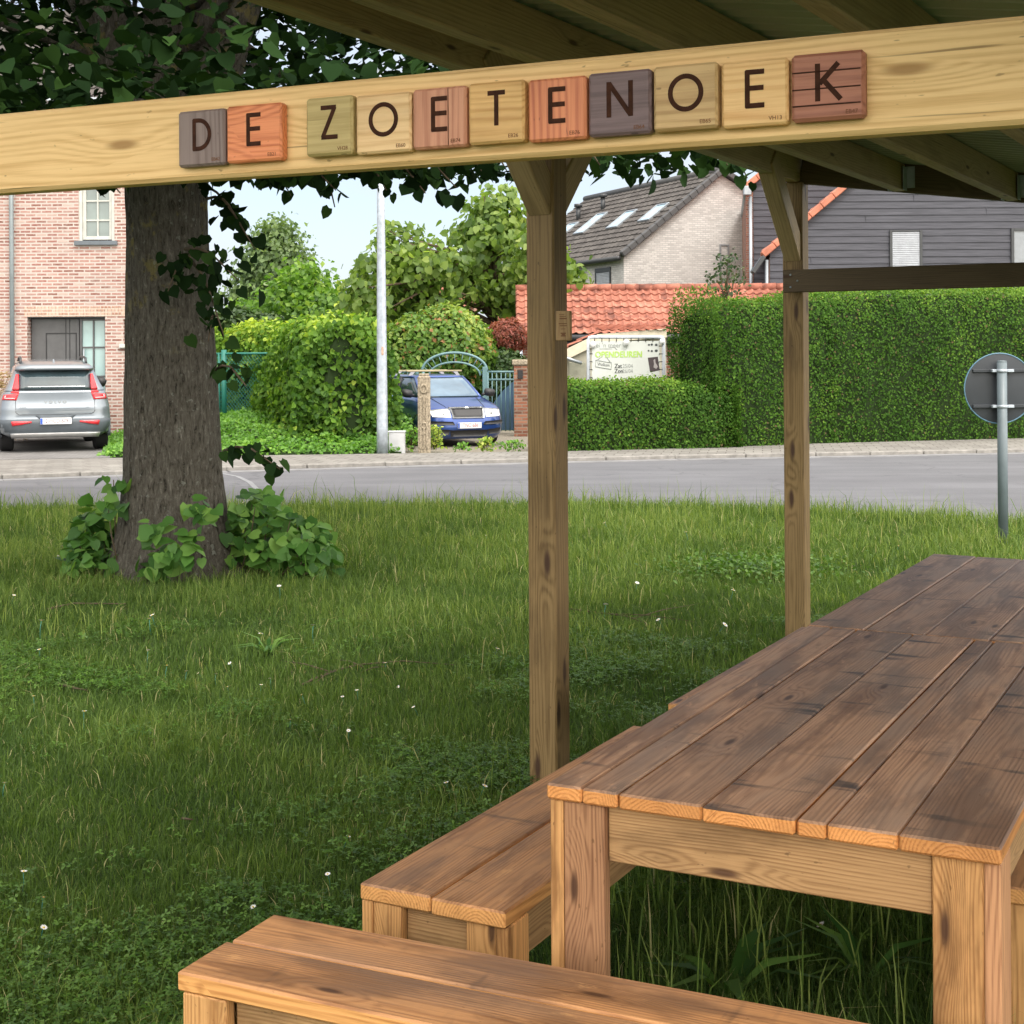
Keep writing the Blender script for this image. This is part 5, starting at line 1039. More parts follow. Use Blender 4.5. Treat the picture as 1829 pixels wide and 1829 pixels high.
def path_hedge(root, pts, hw, H, n, size, kind, mat, seed=0, amp=.10, power=3.2, base=0.0, Hf=None, tilt=.55, tip=None, depthj=.10, zoff=0, ER=.45):
    """hedge following a path: leaves on a rounded-box profile plus a dark solid inside"""
    P = [V3(*p, 0) for p in pts]; seg = [(P[i+1]-P[i]).length for i in range(len(P)-1)]; Lt = sum(seg)
    def at(u):
        for i, s in enumerate(seg):
            if u <= s or i == len(seg)-1: d = (P[i+1]-P[i]).normalized(); return P[i]+d*u, V3(-d.y, d.x, 0)
            u -= s
    def prof(th, u, k=1.0):
        c, s = math.cos(th), math.sin(th); e = 2/power; hx_ = (abs(c)**e)*(1 if c > 0 else -1); hz_ = (abs(s)**e)
        end = min(1, max(0.02, (u/ (hw*ER)))) if u < hw*ER else min(1, max(0.02, (Lt-u)/(hw*ER))) if Lt-u < hw*ER else 1
        end = math.sqrt(1-(1-end)**2); h = Hf(u/Lt) if Hf else H
        return hx_*hw*(.25+.75*end)*k, base+hz_*(h-base)*(.88+.12*end)*k
    n_end = int(n*min(.4, 2*hw*H*3.2/((2*H+2*hw)*Lt))); U = rng.random(n)*Lt; TH = rng.random(n*2)*math.pi
    # favour sides according to length of the profile
    TH = TH[:n]; wts = rng.random(n); pp = np.empty((n, 3)); nn = np.empty((n, 3))
    for i in range(n):
        u = U[i]; q = wts[i]; h = Hf(u/Lt) if Hf else H; per = 2*h+2*hw; q *= per      # walk along the perimeter of the box profile
        if q < h: zf = q/h; th = math.asin(min(1, zf**(power/2))) if power else 0; th = th
        elif q < h+2*hw: xf = 1-(q-h)/hw; th = math.acos(max(-1, min(1, math.copysign(abs(xf)**(power/2), xf))))
        else: zf = 1-(q-h-2*hw)/h; th = math.pi-math.asin(min(1, max(0, zf)**(power/2)))
        x, z = prof(th, u); x2, z2 = prof(th+.01, u); x1, z1 = prof(th-.01, u)
        if i < n_end: s_e = -1 if i % 2 else 1; u = U[i] = .03 if s_e < 0 else Lt-.03; kk = math.sqrt(random.random()); x *= kk; z = base+(z-base)*kk
        o, nr = at(u); tx_, tz_ = x2-x1, z2-z1; ln = math.hypot(tx_, tz_)+1e-6; nx_, nz_ = tz_/ln, -tx_/ln
        pos = o+nr*x; pp[i] = (pos.x, pos.y, z+zoff); nv = nr*nx_; nn[i] = (nv.x, nv.y, nz_)
        if i < n_end: nn[i] = (s_e*-nr.y*-1 if False else s_e*nr.y, -s_e*nr.x, .15)
        elif u < hw*.6 or Lt-u < hw*.6: dd = (nr.y, -nr.x); s_ = -1 if u < hw*.6 else 1; nn[i, 0] += s_*dd[0]; nn[i, 1] += s_*dd[1]
    disp = amp*wob(pp, 1.9, seed)+amp*.6*wob(pp, 5.3, seed+1)-depthj*rng.random(n)**2+.03*rng.normal(0, 1, n); nn = unit(nn); pp += nn*disp[:, None]
    k = pp[:, 2] > .02; lv = np.clip(.32+.22*wob(pp, 2.3, seed+4)+.14*wob(pp, .8, seed+9)+.45*np.clip((pp[:, 2]-.8*H)/(.25*H), -.25, 1)*np.clip(nn[:, 2]+.3, 0, 1)+rng.normal(0, .2, n), 0, 1)  # upward-facing top leaves lightened: light on the hedge top put into colour
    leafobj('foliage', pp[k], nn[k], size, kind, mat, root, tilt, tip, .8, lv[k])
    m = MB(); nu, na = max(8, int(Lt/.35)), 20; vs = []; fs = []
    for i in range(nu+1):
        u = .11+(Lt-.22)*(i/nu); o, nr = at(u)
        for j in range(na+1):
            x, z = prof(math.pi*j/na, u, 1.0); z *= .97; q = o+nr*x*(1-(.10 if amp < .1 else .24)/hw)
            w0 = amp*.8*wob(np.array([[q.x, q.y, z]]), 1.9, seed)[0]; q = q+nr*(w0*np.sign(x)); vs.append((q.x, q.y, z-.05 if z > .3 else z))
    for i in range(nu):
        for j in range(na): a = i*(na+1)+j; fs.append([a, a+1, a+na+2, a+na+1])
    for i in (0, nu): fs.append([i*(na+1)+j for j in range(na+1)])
    m.add(vs, fs); m.build('dark_infill', M['inner'], root)  # added dark solid that keeps the hedge from being see-through

# --- the lime tree
TB = G(312, 1028); TB = V3(TB.x, TB.y, 0)
lt = thing('lime_tree', 'big lime tree with grey furrowed trunk and leafy shoots round its foot', 'tree', TB)
def trunk_mesh():
    nz, na = 260, 220; vs = np.empty((nz+1, na, 3)); H_ = 4.2; th = np.linspace(0, 2*np.pi, na, endpoint=False)
    for i in range(nz+1):
        z = -.15+(H_+.15)*i/nz; base = np.interp(z, [-.15, 0, .12, .35, .8, 1.6, 2.6, 3.2, 4.2], [.62, .52, .455, .40, .355, .335, .315, .33, .42])
        flare = max(0, (.6-z)/.6)**1.6; r = base*(1+.12*flare*np.cos(3*th+.6)+.16*flare*np.cos(5*th+2.1)+.02*np.cos(2*th+z*.8)); 
        r = r+.012*np.sin(th*2+z*1.3)
        cx = np.interp(z, [0, 1, 2.9, 4.2], [0, -.01, -.045, -.08]); x = cx+r*np.cos(th); y = r*np.sin(th)
        vs[i] = np.stack([x, y, np.full(na, z)], 1)
    P = vs.reshape(-1, 3); t = np.tile(th, nz+1); z = P[:, 2]
    rid = np.zeros(len(P))
    for f, ph, zf, am in ((23, .3, 1.7, .5), (31, 1.7, -2.3, .5), (41, 2.9, 3.9, .4), (57, .9, -5.1, .3), (37, 4.0, 9.0, .25)):
        rid += am*np.abs(np.sin(f/2*t+ph+1.3*np.sin(z*zf+ph)+.8*np.sin(z*zf*2.3+t*3)))
    rid = (rid/1.95)**.8; rad = np.stack([np.cos(t), np.sin(t), 0*t], 1); P = P+rad*((rid-.6)*.028)[:, None]
    idx = np.arange((nz+1)*na).reshape(nz+1, na); a = idx[:-1]; b = np.roll(a, -1, 1); c = idx[1:]; d = np.roll(c, -1, 1)
    return np_mesh('trunk', P, [np.stack([a.ravel(), b.ravel(), d.ravel(), c.ravel()], 1)])
tm = trunk_mesh(); tm.polygons.foreach_set('use_smooth', [True]*len(tm.polygons)); tro = link('trunk', tm, M['bark'], lt)
m = MB()
def limb(mb, pts, r0, r1, n=14):
    k = len(pts); P2 = []; 
    for i in range((k-1)*4+1):
        u = i/4; a = int(min(u, k-2)); f = u-a; p = V3(*pts[a]).lerp(V3(*pts[a+1]), f)
        P2.append(p+V3(random.gauss(0, .015), random.gauss(0, .015), 0))
    mb.tube(P2, [r0+(r1-r0)*(i/(len(P2)-1)) for i in range(len(P2))], n)
limb(m, [(-.12, 0, 3.4), (-.60, -.2, 4.6), (-1.0, -.3, 6.2), (-1.3, -.5, 8.4)], .26, .08)
limb(m, [(.10, 0, 3.3), (.52, -.25, 4.4), (.9, -.5, 5.6), (1.3, -.7, 8.0)], .27, .08)
limb(m, [(-.02, .1, 3.7), (.0, .3, 5.5), (.1, .3, 9.6)], .25, .06)
for i in range(26):
    a = random.uniform(0, 2*math.pi); z0 = random.uniform(3.9, 6.5); Rr = random.uniform(2.2, 3.9)
    limb(m, [(.2*math.cos(a), .2*math.sin(a), z0), (.5*Rr*math.cos(a+.1), .5*Rr*math.sin(a+.1), z0+.35), (Rr*math.cos(a), Rr*math.sin(a), z0-.1)], .055, .012, 7)
m.build('limbs', M['bark'], lt)
# crown leaves: dense lower dome, hanging skirt, upper shells
def crown():
    P = []; Q = []
    n = 15000
    for k in range(9):                                               # fills the whole crown with layered leaf sprays
        pass
    c = np.array([0, 0, 6.6]); r = np.array([4.35, 4.1, 3.6])
    cl = unit(rng.normal(0, 1, (2600, 3)))*(rng.random((2600, 1))**.45); cl = c+cl*r*(1+.10*wob(cl, 3, 2))[:, None]; cl[:, 2] = np.maximum(cl[:, 2], 2.0)
    cl = cl[(cl[:, 2] > 3.25+.22*wob(cl*np.array([1, 1, 0]), 1.4, 5)) | (np.hypot(cl[:, 0], cl[:, 1]) > 9)]
    pp = np.repeat(cl, 13, 0)+rng.normal(0, .22, (len(cl)*13, 3)); P.append(pp); Q.append(np.tile([0, 0, 1.0], (len(pp), 1)))
    # low skirt between trunk and rim
    m_ = 420; a = rng.random(m_)*2*np.pi; rr = 4.15*np.sqrt(rng.random(m_)*.93+.03); s = np.stack([rr*np.cos(a), rr*np.sin(a), 3.22+.30*(rr/4.2)**2*0+.12*rng.normal(0, 1, m_)], 1)
    pp = np.repeat(s, 14, 0)+rng.normal(0, .2, (m_*14, 3))*np.array([1, 1, .55]); P.append(pp); Q.append(np.tile([0, 0, 1.0], (len(pp), 1)))
    P = np.concatenate(P); Q = np.concatenate(Q); k = (np.hypot(P[:, 0], P[:, 1]) > .5) & (P[:, 2] > CAMH+.124*(P[:, 1]+TB.y)+.06*wob(P, 2.0, 3))
    return P[k], Q[k]
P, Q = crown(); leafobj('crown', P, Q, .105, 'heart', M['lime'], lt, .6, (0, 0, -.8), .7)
# drooping twigs hanging below the crown (pixel anchors give start, end; distance picked inside the crown)
HP_ = []; 
def spray(p0, p1, n, spread, d0, d1, sz=.11, up=False):
    tw_ = MB(); a = W(*p0, d0)-TB; b = W(*p1, d1)-TB; mid = (a+b)/2+V3(0, 0, .08); pts = [a, mid, b]; tw_.tube([a, a.lerp(mid, .5)+V3(0, 0, .02), mid, mid.lerp(b, .5), b], [.012, .010, .008, .006, .004], 6); tw_.build('hanging_twig', M['twig'], lt)
    for i in range(n):
        u = (i+random.random())/n; q = a.lerp(mid, 2*u) if u < .5 else mid.lerp(b, 2*u-1)
        HP_.append((q.x+random.gauss(0, spread), q.y+random.gauss(0, spread), q.z+random.gauss(0, spread*.7)))
for (p0, p1, n, sp, d0, d1) in [((365, 330), (455, 445), 17, .06, 10.7, 10.3), ((370, 355), (430, 400), 7, .05, 10.7, 10.4), ((330, 445), (425, 500), 26, .11, 10.7, 10.3), ((345, 470), (400, 600), 26, .10, 10.7, 10.4), ((340, 455), (300, 520), 16, .08, 10.65, 10.5),
   ((470, 305), (520, 350), 12, .07, 10, 9.8), ((520, 300), (600, 340), 16, .08, 9.8, 9.6), ((575, 310), (598, 370), 7, .04, 9.8, 9.7), ((640, 290), (690, 340), 16, .07, 9.8, 9.6), ((690, 300), (760, 345), 20, .08, 9.5, 9.3), ((740, 300), (815, 335), 22, .08, 9.5, 9.4), ((820, 285), (860, 305), 8, .05, 9.5, 9.3), ((870, 285), (905, 305), 6, .04, 9.6, 9.6),
   ((1030, 275), (1075, 300), 12, .05, 9.9, 9.8), ((1235, 262), (1300, 295), 16, .06, 10.0, 9.8), ((1290, 270), (1335, 318), 16, .06, 10.0, 9.8), ((400, 805), (500, 838), 22, .035, 10.75, 10.2), ((175, 340), (215, 345), 5, .04, 10.3, 10.2), ((385, 565), (372, 610), 8, .06, 10.7, 10.5), ((385, 660), (440, 690), 12, .05, 10.8, 10.4)]:
    spray(p0, p1, n, sp, d0, d1)
HPn = np.array(HP_); nn = rng.normal(0, 1, (len(HPn), 3)); nn[:, 1] -= .8
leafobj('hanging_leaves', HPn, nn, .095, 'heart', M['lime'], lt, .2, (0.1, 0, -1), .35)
# shoots round the foot
def shoots(cx, cy, rx, ry, h, n, seed):
    a = rng.random(n)*2*np.pi; rr = np.sqrt(rng.random(n)); x = cx+rx*rr*np.cos(a); y = cy+ry*rr*np.sin(a); z = h*(.12+.88*np.sqrt(np.clip(1-rr**2, 0, 1))*rng.random(n)**.5)
    return np.stack([x, y, z], 1)
SP = np.concatenate([shoots(-.62, .0, .22, .3, .58, 150, 1), shoots(-.55, -.25, .20, .2, .38, 60, 1), shoots(.68, .0, .32, .4, .70, 210, 2), shoots(.95, -.1, .34, .35, .52, 190, 2), shoots(1.05, -.2, .25, .3, .30, 50, 4), shoots(-.02, -.55, .16, .08, .30, 16, 3)])
fp_ = []
for px, py, n in ((208, 870, 9), (215, 905, 7), (353, 905, 9), (360, 930, 8), (275, 950, 12), (300, 1000, 10), (330, 980, 10), (345, 960, 8)):
    q = W(px, py, 10.50 if px > 230 else 10.95)-TB; fp_ += [(q.x+random.gauss(0, .05), q.y+random.gauss(0, .04), q.z+random.gauss(0, .05)) for _ in range(n)]
SP = np.concatenate([SP, np.array(fp_)]); 
for lo_, hi_ in ((-9, -.36), (-.36, .36), (.36, 9)):
    S2 = SP[(SP[:, 0] >= lo_) & (SP[:, 0] < hi_)]; leafobj('basal_shoots', S2, S2*np.array([.5, .5, 0])+np.array([0, -.5, 1.0]), .10, 'heart', M['shoot'], lt, .6, (0, -.2, -.6), .8)
m = MB()
for i in range(70):
    x, y, z = SP[random.randrange(700)]; m.tube([(x*.8, y*.8, 0), (x*.95, y*.95, z*.6), (x, y, z)], [.006, .005, .003], 5)
m.tube([(-.42, -.1, .1), (-.44, -.1, .75)], [.007, .004], 5); m.build('shoot_stems', M['twig'], lt)

# --- privet hedges on the right
th_ = thing('clipped_hedge', 'tall clipped dark green hedge along the pavement on the right', 'hedge')
TOPL = CAMH+(638-545)/F*26.6; TOPR = CAMH+(638-519)/F*28
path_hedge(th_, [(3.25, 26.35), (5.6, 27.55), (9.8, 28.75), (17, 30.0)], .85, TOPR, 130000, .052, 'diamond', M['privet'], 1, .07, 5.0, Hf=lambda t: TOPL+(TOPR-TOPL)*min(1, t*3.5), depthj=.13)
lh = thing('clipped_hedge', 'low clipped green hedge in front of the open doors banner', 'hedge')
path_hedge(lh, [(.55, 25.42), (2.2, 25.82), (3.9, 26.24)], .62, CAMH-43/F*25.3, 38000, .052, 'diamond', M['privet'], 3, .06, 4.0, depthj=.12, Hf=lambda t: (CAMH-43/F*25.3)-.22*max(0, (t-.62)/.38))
# --- creeper hedge left of the lamp post
iv = thing('creeper_hedge', 'bulging bright green creeper covered hedge behind the lamp post', 'hedge')
path_hedge(iv, [(-2.92, 25.85), (-3.6, 27.6), (-4.4, 30.3), (-6.5, 32.3), (-10.5, 33.6)], 1.0, 2.42, 40000, .088, 'heart', M['ivy'], 6, .17, 3.2, Hf=lambda t: 2.36+.0*t+.05*math.sin(t*17), tip=(0, 0, -1), depthj=.25, ER=.9)
# --- rounded bush and other planting
def bush(name, label, cat, ells, n, size, mat, kind='diamond', seed=0, zmin=.05, group=None, amp=.14, tilt=.5, lvz=None, solid=.86):
    t = thing(name, label, cat, group=group); P, Q = blob_leaves(ells, n, amp, .16, seed, zmin)
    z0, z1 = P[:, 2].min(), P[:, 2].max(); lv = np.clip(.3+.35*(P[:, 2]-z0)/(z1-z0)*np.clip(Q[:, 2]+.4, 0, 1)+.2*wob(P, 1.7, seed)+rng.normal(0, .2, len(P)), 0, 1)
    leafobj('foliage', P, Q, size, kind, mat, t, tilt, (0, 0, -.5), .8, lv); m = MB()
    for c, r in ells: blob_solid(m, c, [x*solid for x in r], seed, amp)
    m.build('dark_infill', M['inner'], t); return t  # dark solid added behind the leaves to block see-through
def E(px, py, d, rx, rz, ry=None): p = W(px, py, d); s = d/F; return ((p.x, p.y, p.z), (rx*s, (ry or rx)*s, rz*s))
bush('rounded_bush', 'large rounded yellow green bush behind the garden gate arch', 'bush', [E(790, 640, 35, 92, 92), E(830, 650, 35, 55, 85), E(735, 655, 34.5, 60, 90)], 21000, .14, M['beech'], 'diamond', 2)
bush('red_leaved_shrub', 'red leaved shrub between the round bush and the tiled outbuilding', 'shrub', [E(905, 603, 35.5, 34, 34)], 3800, .12, M['red'], 'long', 3)
bush('dark_shrub', 'dark green shrub under the red leaved one beside the brick pier', 'shrub', [E(905, 690, 35, 45, 68)], 5000, .11, M['darkleaf'], 'diamond', 5)
bush('evergreen_hedge', 'dark evergreen hedge behind the creeper hedge by the lime trunk', 'hedge', [E(415, 640, 37, 80, 88), E(480, 640, 38, 70, 80), E(360, 640, 37, 60, 85)], 12000, .16, M['darkleaf'], 'diamond', 7)
def tree(label, base, ells, n, size, mat, kind, cluster, cs, tr=.15, seed=0, name='tree', solid=0, limbs=14, tip=(0, 0, -.6)):
    t = thing(name, label, 'tree', group='trees behind the gardens'); P, Q = blob_leaves(ells, n, .16, .55, seed, .3, cluster, cs); lv = np.clip(.4+.25*wob(P, 1.1, seed)+rng.normal(0, .22, len(P)), 0, 1)
    leafobj('crown', P, Q, size, kind, mat, t, .6, tip, .7, lv); m = MB(); b = V3(*base); top = V3(*ells[0][0]); m.tube([b, b.lerp(top, .5)+V3(.15, 0, 0), top+V3(0, 0, ells[0][1][2]*.6)], [tr, tr*.7, tr*.15], 10)
    for i in range(limbs):
        c, r = ells[i % len(ells)]; d = unit(rng.normal(0, 1, (1, 3)))[0]; e = V3(c[0]+r[0]*d[0]*.85, c[1]+r[1]*d[1]*.85, c[2]+r[2]*d[2]*.85); s = b.lerp(top, random.uniform(.4, .95)); m.tube([s, s.lerp(e, .5)+V3(0, 0, .2), e], [tr*.35, tr*.22, tr*.06], 6)
    m.build('trunk', M['twig'], t)
    if solid:
        m = MB()
        for c, r in ells: blob_solid(m, c, [x*solid for x in r], seed, .16, 12)
        m.build('dark_infill', M['inner'], t)  # dark solid added within the crown so less shows through
    return t
tree('broad leaved bright green tree behind the lamp post, sky showing through it', (.2, 42, 0), [E(870, 455, 42, 80, 100), E(780, 500, 41, 70, 75), E(690, 500, 41, 65, 68), E(890, 390, 42, 50, 62), E(650, 548, 40, 52, 50), E(715, 440, 42, 48, 45), E(920, 520, 41, 40, 60)], 5600, .19, M['catalpa'], 'heart', 8, .17, .22, 1, limbs=34)
tree('grey green cone shaped tree farther off, right of the lime trunk', (-11, 66, 0), [E(495, 500, 66, 52, 85), E(492, 440, 66, 24, 42), E(470, 530, 66, 50, 55), E(525, 535, 66, 40, 50)], 15000, .26, M['farleaf'], 'diamond', 8, .42, .25, 2, solid=.55)
tree('bushy yellow green tree in front of the cone shaped one', (-6, 45, 0), [E(540, 560, 45, 62, 62), E(545, 520, 45, 30, 48), E(600, 575, 44, 50, 48), E(460, 585, 46, 62, 42), E(660, 590, 42, 60, 40)], 14000, .21, M['midleaf'], 'diamond', 7, .3, .2, 3, solid=.62)
tree('thin sparse sapling rising above the tall hedge', (W(1297, 640, 30).x, 30, 0), [E(1297, 500, 30, 40, 42), E(1300, 470, 30, 18, 25)], 300, .09, M['darkleaf'], 'diamond', 4, .06, .035, 4, limbs=18)
tree('leafy tree piece beside the middle post, left of the whitewashed house', (1.2, 40, 0), [E(1000, 500, 40, 32, 32), E(960, 470, 40, 35, 60)], 2200, .17, M['catalpa'], 'heart', 8, .22, .1, 5, limbs=8)

# --- the bank of ground cover with the chain-link fence
gx = np.linspace(-9.6, -1.9, 70); gy = np.linspace(23.7, 32.5, 60); XX, YY = np.meshgrid(gx, gy)
def bank_h(x, y):
    fy = np.interp(x, [-9.6, -6.8, -4, -1.9], [23.6, 24.2, 24.45, 24.75]); left = np.interp(y, [23, 25, 31, 33], [-6.75, -7.0, -8.7, -9.3]); d = np.minimum(y-fy, (x-left)*1.2); 
    return PH+.62*np.clip(d/4.6, 0, 1)**.8*(1)+.05*wob(np.stack([x, y, 0*x], -1).reshape(-1, 3), 1.6, 3).reshape(np.shape(x))*np.clip(d, 0, 1), d
ZZ, DD = bank_h(XX, YY); ZZ = np.where(DD < 0, -.05, ZZ); V_ = np.stack([XX, YY, ZZ-.03], -1).reshape(-1, 3); idx = np.arange(60*70).reshape(60, 70); a = idx[:-1, :-1]
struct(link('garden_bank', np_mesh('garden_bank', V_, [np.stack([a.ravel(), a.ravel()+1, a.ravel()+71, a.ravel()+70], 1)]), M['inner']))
n = 42000; x = rng.uniform(-9.6, -1.9, n); y = rng.uniform(23.7, 31.5, n); z, d = bank_h(x, y); k = d > 0.02; P = np.stack([x, y, z+.03*rng.normal(0, 1, n)+.05*np.maximum(0, wob(np.stack([x, y, 0*x], 1), 5, 2))], 1)[k]
lv = np.clip(.42+.3*wob(P, 1.3, 8)+rng.normal(0, .2, len(P)), 0, 1); o = leafobj('ground_cover', P, np.tile([0, -.3, 1.0], (len(P), 1)), .075, 'diamond', M['gcov'], None, .6, None, .6, lv); stuff(o); o['label'] = 'low bright green ground cover on the bank'; o['category'] = 'ground cover'
cf = thing('chain_link_fence', 'green chain-link fence with green posts in front of the dark hedge', 'fence'); fg = plain('fence_green', (.02, .16, .125), .5)
fp0 = W(330, 640, 30.3); fp1 = W(514, 640, 28.9); fd = (fp1-fp0); fd.z = 0; fl_ = fd.length; fd.normalize(); ZB, ZTf = .55, W(402, 630, 29.8).z
for px in (402, 514): 
    u = (px-330)/(514-330)*fl_; q = V3(fp0.x, fp0.y, 0)+fd*u; m = MB(); m.tube([q+V3(0, 0, .3), q+V3(0, 0, ZTf+(.06 if px == 402 else 0))], .055 if px == 402 else .03, 12)
    if px == 402: m.tube([q-fd*.13+V3(0, 0, .3), q-fd*.13+V3(0, 0, ZTf)], .028, 8)
    m.build('post', fg, cf)
m = MB(); m.tube([V3(fp0.x, fp0.y, ZTf-.02), V3(fp0.x, fp0.y, ZTf-.02)+fd*fl_], .022, 8); m.build('top_rail', fg, cf)
m = MB(); hgt = ZTf-ZB; u = -hgt
while u < fl_:
    for sg in (1, -1):
        a0, a1 = max(0, -u), min(hgt, fl_-u)
        if a1 > a0:
            za, zb = (a0, a1) if sg > 0 else (hgt-a0, hgt-a1); q0 = V3(fp0.x, fp0.y, ZB+za)+fd*(u+a0); q1 = V3(fp0.x, fp0.y, ZB+zb)+fd*(u+a1); m.tube([q0, q1], .0045, 3, False)
    u += .085
m.build('mesh_wires', fg, cf)
# weeds at the pavement edge
def weed(px, py, h, wd, label, n=160, mat='weed', d=None):
    q = G(px, py, PH); t = thing('weed_clump', label, 'weeds', (q.x, q.y, PH), group='weeds along the pavement edge'); P = np.stack([rng.normal(0, wd*.42, n), rng.normal(0, wd*.3, n), h*rng.random(n)**.8], 1); P[:, 0] *= (1.1-.4*P[:, 2]/h)
    leafobj('leaves', P, P*np.array([1, 1, .3])+np.array([0, -.3, .6]), .07, 'diamond', M[mat], t, .6, (0, 0, .3), .8); m = MB()
    for i in range(9): x = random.gauss(0, wd*.3); m.tube([(x*.4, 0, 0), (x, random.gauss(0, .05), h*.9)], [.006, .003], 5)
    m.build('stems', M['gcov'] if False else M['twig'], t)
weed(703, 803, .28, .28, 'leafy weeds at the foot of the lamp post'); weed(735, 802, .40, .26, 'weeds between the cable box and the concrete post', 170, 'gcov'); weed(775, 803, .42, .20, 'tall yellow green weed right of the concrete post', 200)
weed(868, 804, .20, .22, 'yellow green weed clump before the blue car bumper', 130); weed(915, 803, .14, .32, 'low grassy weeds at the foot of the brick pier', 130, 'gcov'); weed(825, 804, .10, .2, 'small weed tuft on the pavement before the blue car number plate', 60, 'gcov')
dry = W(4, 690, 27.0); t = thing('dry_shrub', 'beige dry shrub at the left edge beside the silver car', 'shrub', (dry.x, dry.y, 0)); P = shoots(0, 0, .4, .35, 1.5, 1500, 1); leafobj('foliage', P, P, .09, 'long', M['dry'], t, .6, (0, 0, .6), .6)
m = MB(); m.tube([(0, 0, 0), (0, 0, .9)], .02, 6); m.build('stem', M['twig'], t)

# ------------------------------------------------------------------ the lawn
def near_y(x): return np.interp(x, [p[0] for p in near], [p[1] for p in near])
def inside_obj(x, y): return np.hypot(x-TB.x, y-TB.y) < .5
def lawn_pts(z0, z1, dens, half=.52):
    A_ = half*(z1**2-z0**2); n = int(A_*dens); y = np.sqrt(rng.random(n)*(z1**2-z0**2)+z0**2); x = (rng.random(n)*2-1)*half*y; k = (y < near_y(x)+.05) & ~inside_obj(x, y); return x[k], y[k]
def blades(x, y, h, wd, lean=1.1):
    n = len(x); a = rng.random(n)*2*np.pi; la = rng.random(n)*2*np.pi; ln = h*lean*rng.random(n)
    s = np.stack([np.cos(a), np.sin(a), 0*a], 1)*(wd/2)[:, None]; d = np.stack([np.cos(la)*ln, np.sin(la)*ln, 0*a], 1); b = np.stack([x, y, 0*x-.005], 1); up = np.array([0, 0, 1.0])
    m_ = b+d*.35+up*(h*.6)[:, None]; t = b+d+up*(h*(1-.25*(ln/np.maximum(h, 1e-3))))[:, None]
    return np.stack([b-s, b+s, m_+s*.75, m_-s*.75, t], 1)
parts = []; lvs = []
for z0, z1, dens, hm, wd in ((1.6, 3.4, 3500, .075, .0034), (3.4, 5.0, 15000, .040, .0030), (5.0, 7.5, 9000, .045, .0038), (7.5, 11, 4400, .058, .0052), (11, 16.4, 2200, .075, .0072)):
    x, y = lawn_pts(z0, z1, dens); P2 = np.stack([x, y, 0*x], 1); pn = wob(P2, .9, 1)*.5+wob(P2, 2.7, 3)*.4
    h = hm*np.exp(rng.normal(0, .42, len(x)))*(1+.55*pn); h *= np.where((x > .35) & (y > 2.6) & (y < 6.5) & (x < .1+.6*(y)), 1.9, 1.0)       # uncut under the tables
    h *= np.where(y > near_y(x)-.8, 1.35, 1.0); h = np.where(np.hypot(x-TB.x, y-TB.y) < 1.6, h*1.25, h)
    parts.append(blades(x, y, h, wd*rng.uniform(.7, 1.3, len(x)))); lvs.append(np.clip(.28+.22*np.clip((y-7)/6, 0, 1)+.42*pn+rng.normal(0, .2, len(x)), 0, 1))  # blades lighter with distance: sunlight on the far lawn put into their colour
# seed stalks on the far edge and below the table
x, y = lawn_pts(13.5, 16.4, 26); h = rng.uniform(.2, .42, len(x)); parts.append(blades(x, y, h, np.full(len(x), .005), .25)); lvs.append(np.full(len(x), .9))
x, y = lawn_pts(8.5, 16.3, 90); kk = wob(np.stack([x, y, 0*x], 1), 1.4, 6) > .25; x, y = x[kk], y[kk]; parts.append(blades(x, y, rng.uniform(.09, .2, len(x)), np.full(len(x), .006), .8)); lvs.append(rng.uniform(.93, 1, len(x)))
x = rng.uniform(.25, 2.2, 900); y = rng.uniform(2.3, 5.0, 900); h = rng.uniform(.16, .32, 900); parts.append(blades(x, y, h, np.full(900, .006), .5)); lvs.append(rng.uniform(.4, 1, 900))
B = np.concatenate(parts); lv = np.concatenate(lvs); n = len(B); idx = np.arange(n)*5
me = np_mesh('grass', B.reshape(-1, 3), [np.stack([idx, idx+1, idx+2, idx+3], 1), np.stack([idx+3, idx+2, idx+4], 1)], {'lv': np.concatenate([lv, lv])})
go_ = stuff(link('grass', me, M['grass'])); go_['label'] = 'uneven green lawn grass with longer blades under the tables'; go_['category'] = 'grass'; print('blades', n)
cx, cy = lawn_pts(3.3, 9.0, 3600); P2 = np.stack([cx, cy, 0*cx], 1); dens = wob(P2, 1.05, 9)+.5*wob(P2, 2.6, 4)+1.3*np.clip((5.2-cy)/1.6, 0, 1)*np.clip((-.1-cx)/.8, 0, 1)  # clover thickened at near left to stand in for shade on the lawn
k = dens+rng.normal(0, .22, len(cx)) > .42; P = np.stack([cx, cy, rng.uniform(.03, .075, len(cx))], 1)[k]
o = leafobj('clover', P, np.tile([0, 0, 1.0], (len(P), 1)), .020, 'clover', M['clover'], None, .28, None, .6); stuff(o); o['label'] = 'dark green clover patches spread through the lawn'; o['category'] = 'clover'; print('clover', len(P))
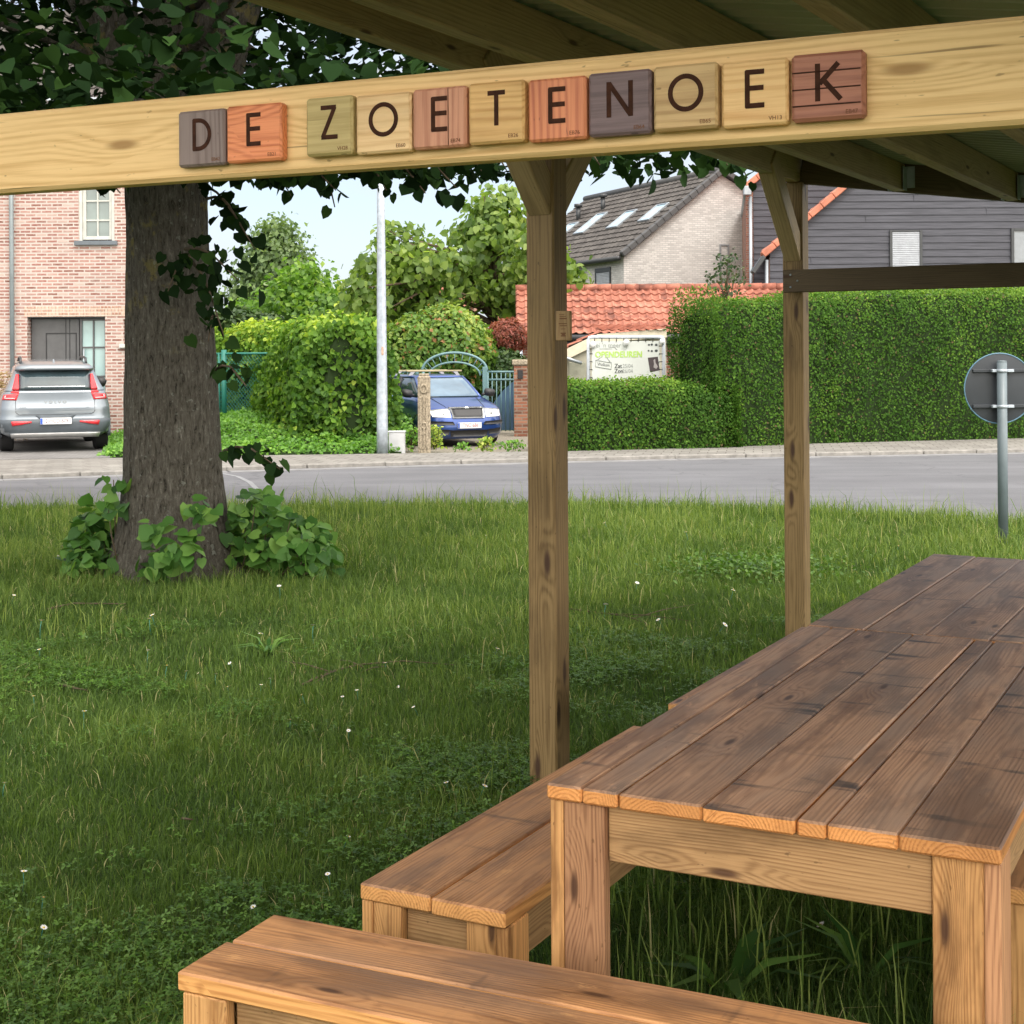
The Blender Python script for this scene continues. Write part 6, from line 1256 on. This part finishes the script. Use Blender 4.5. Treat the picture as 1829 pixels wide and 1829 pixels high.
# daisies: individual flowers sharing one mesh
dm_ = MB(); dm_.tube([(0, 0, -.01), (.004, 0, .05), (.0, .002, .085)], .0013, 5); dstem = dm_
def daisy_proto():
    t = thing('daisy', 'small white daisy flower scattered in the lawn', 'flower', (0, 0, 0), 0, 'daisies scattered in the lawn'); m = MB(); m.tube([(0, 0, -.01), (.004, 0, .05), (.0, .002, .085)], .0013, 5); m.build('stem', M['weed'] if False else M['fence_green'] if 'fence_green' in M else fg, t)
    m = MB()
    for i in range(12):
        a = 2*math.pi*i/12; c, s = math.cos(a), math.sin(a); m.add([(0, 0, .085), (c*.007-s*.0028, s*.007+c*.0028, .0865), (c*.0125, s*.0125, .0875), (c*.007+s*.0028, s*.007-c*.0028, .0865)], [[0, 1, 2, 3]])
    m.build('petals', M['white_paint'], t); m = MB(); m.lathe((0, 0, .084), [(.003, 0), (.0036, .003), (.0012, .0048)], 8); m.build('centre', plain('daisy_yellow', (.7, .45, .05), .6), t); return t
dz = daisy_proto(); spots = [(38, 1563), (70, 1605), (62, 1648), (468, 1610), (5, 1400), (20, 1065), (75, 1165), (72, 1125), (263, 1170), (283, 1107), (272, 1119), (422, 1173), (296, 1197), (331, 1205), (385, 1205), (370, 1192), (464, 1220), (485, 1212), (412, 1226), (550, 1240), (614, 1239), (560, 1130), (461, 1138), (60, 1247), (150, 1283), (520, 1280), (620, 1300), (610, 1490), (690, 1180), (640, 1230), (720, 1215), (750, 1262), (590, 1560), (805, 1395), (850, 1410), (880, 1160), (1130, 1050), (1190, 1110), (1270, 1120), (1300, 1060), (1080, 1090), (1500, 1650), (85, 975), (110, 985), (105, 995), (130, 990), (445, 905), (500, 1060), (1090, 940), (1230, 960), (1600, 980), (870, 960)]
for i, (px, py) in enumerate(spots):
    o = dz if i == 0 else copy_tree(dz); q = G(px, py, .07); o.location = (q.x, q.y, random.uniform(-.02, .01)); o.rotation_euler = (random.gauss(.25, .2), random.gauss(0, .25), random.random()*6); s = random.uniform(.8, 1.15)*(1.0 if q.y < 8 else 1.4); o.scale = (s, s, s)
def twig(label, pts, r=.006, side=()):
    t = MB(); q = [G(*p, .02)+V3(0, 0, random.uniform(0, .03)) for p in pts]; t.tube(q, [r*(1-.6*i/(len(q)-1)) for i in range(len(q))], 6)
    for a, b in side: t.tube([G(*a, .03), G((a[0]+b[0])/2, (a[1]+b[1])/2-4, .05), G(*b, .03)], [r*.6, r*.5, r*.25], 5)
    o = t.build('fallen_twig', M['twig']); tag(o, label, 'twig', 'fallen twigs on the lawn')
twig('fallen branched twig on the grass left of the middle post', [(540, 1225), (590, 1200), (640, 1192), (720, 1190), (815, 1192)], .006, [((600, 1198), (560, 1222)), ((650, 1192), (600, 1178)), ((690, 1190), (640, 1203)), ((590, 1200), (500, 1180))])
twig('long thin bent twig on the grass between the two posts', [(1018, 1090), (1070, 1095), (1120, 1108), (1185, 1130)], .006, [((1120, 1108), (1250, 1078)), ((1070, 1095), (1240, 1110))])
twig('pale twig on the grass below the lime tree at the left', [(85, 1090), (130, 1082), (190, 1082), (225, 1086)], .008)
twig('short dark twig lying at the left edge of the lawn', [(105, 1226), (135, 1232), (155, 1234)], .009)
twig('thin stick near the front bench on the shaded grass', [(325, 1474), (345, 1475)], .006)
# odd broad leaves and dandelion rosettes
def rosette(px, py, n, s, label):
    q = G(px, py); t = thing('broad_leaf_weed', label, 'weed', (q.x, q.y, 0), group='broad leaved weeds in the lawn'); a = rng.random(n)*2*np.pi; P = np.stack([.01*np.cos(a), .01*np.sin(a), np.full(n, .02)], 1); Nn_ = np.stack([-.5*np.cos(a), -.5*np.sin(a), np.ones(n)], 1)
    leafobj('leaves', P, Nn_, s, 'blade', M['shoot'], t, .15, np.stack([np.cos(a), np.sin(a), .9+0*a], 1), .15)
for a in ((1300, 1790, 12, .30, 'long bladed weed under the table, in front of its legs'), (480, 1172, 14, .20, 'spiky grass tuft on the lawn below the lime tree'), (1545, 1760, 12, .22, 'broad leaf weed beside the right table leg'), (690, 1398, 5, .13, 'single pale broad leaves near the middle post foot'), (1040, 1640, 10, .16, 'broad leaved weed between the left table leg and bench')): rosette(*a)
# leafy patch of herbs on the lawn in front of the right post
hp = G(1350, 1035); P = np.stack([rng.normal(hp.x, .32, 1500), rng.normal(hp.y, .25, 1500), .02+.15*rng.random(1500)], 1); o = leafobj('herb_patch', P, np.tile([0, 0, 1.0], (1500, 1)), .038, 'diamond', M['clover'], None, .5); stuff(o); o['label'] = 'darker herb patch in the lawn left of the far post'; o['category'] = 'herbs'
print('objects', len(bpy.data.objects))
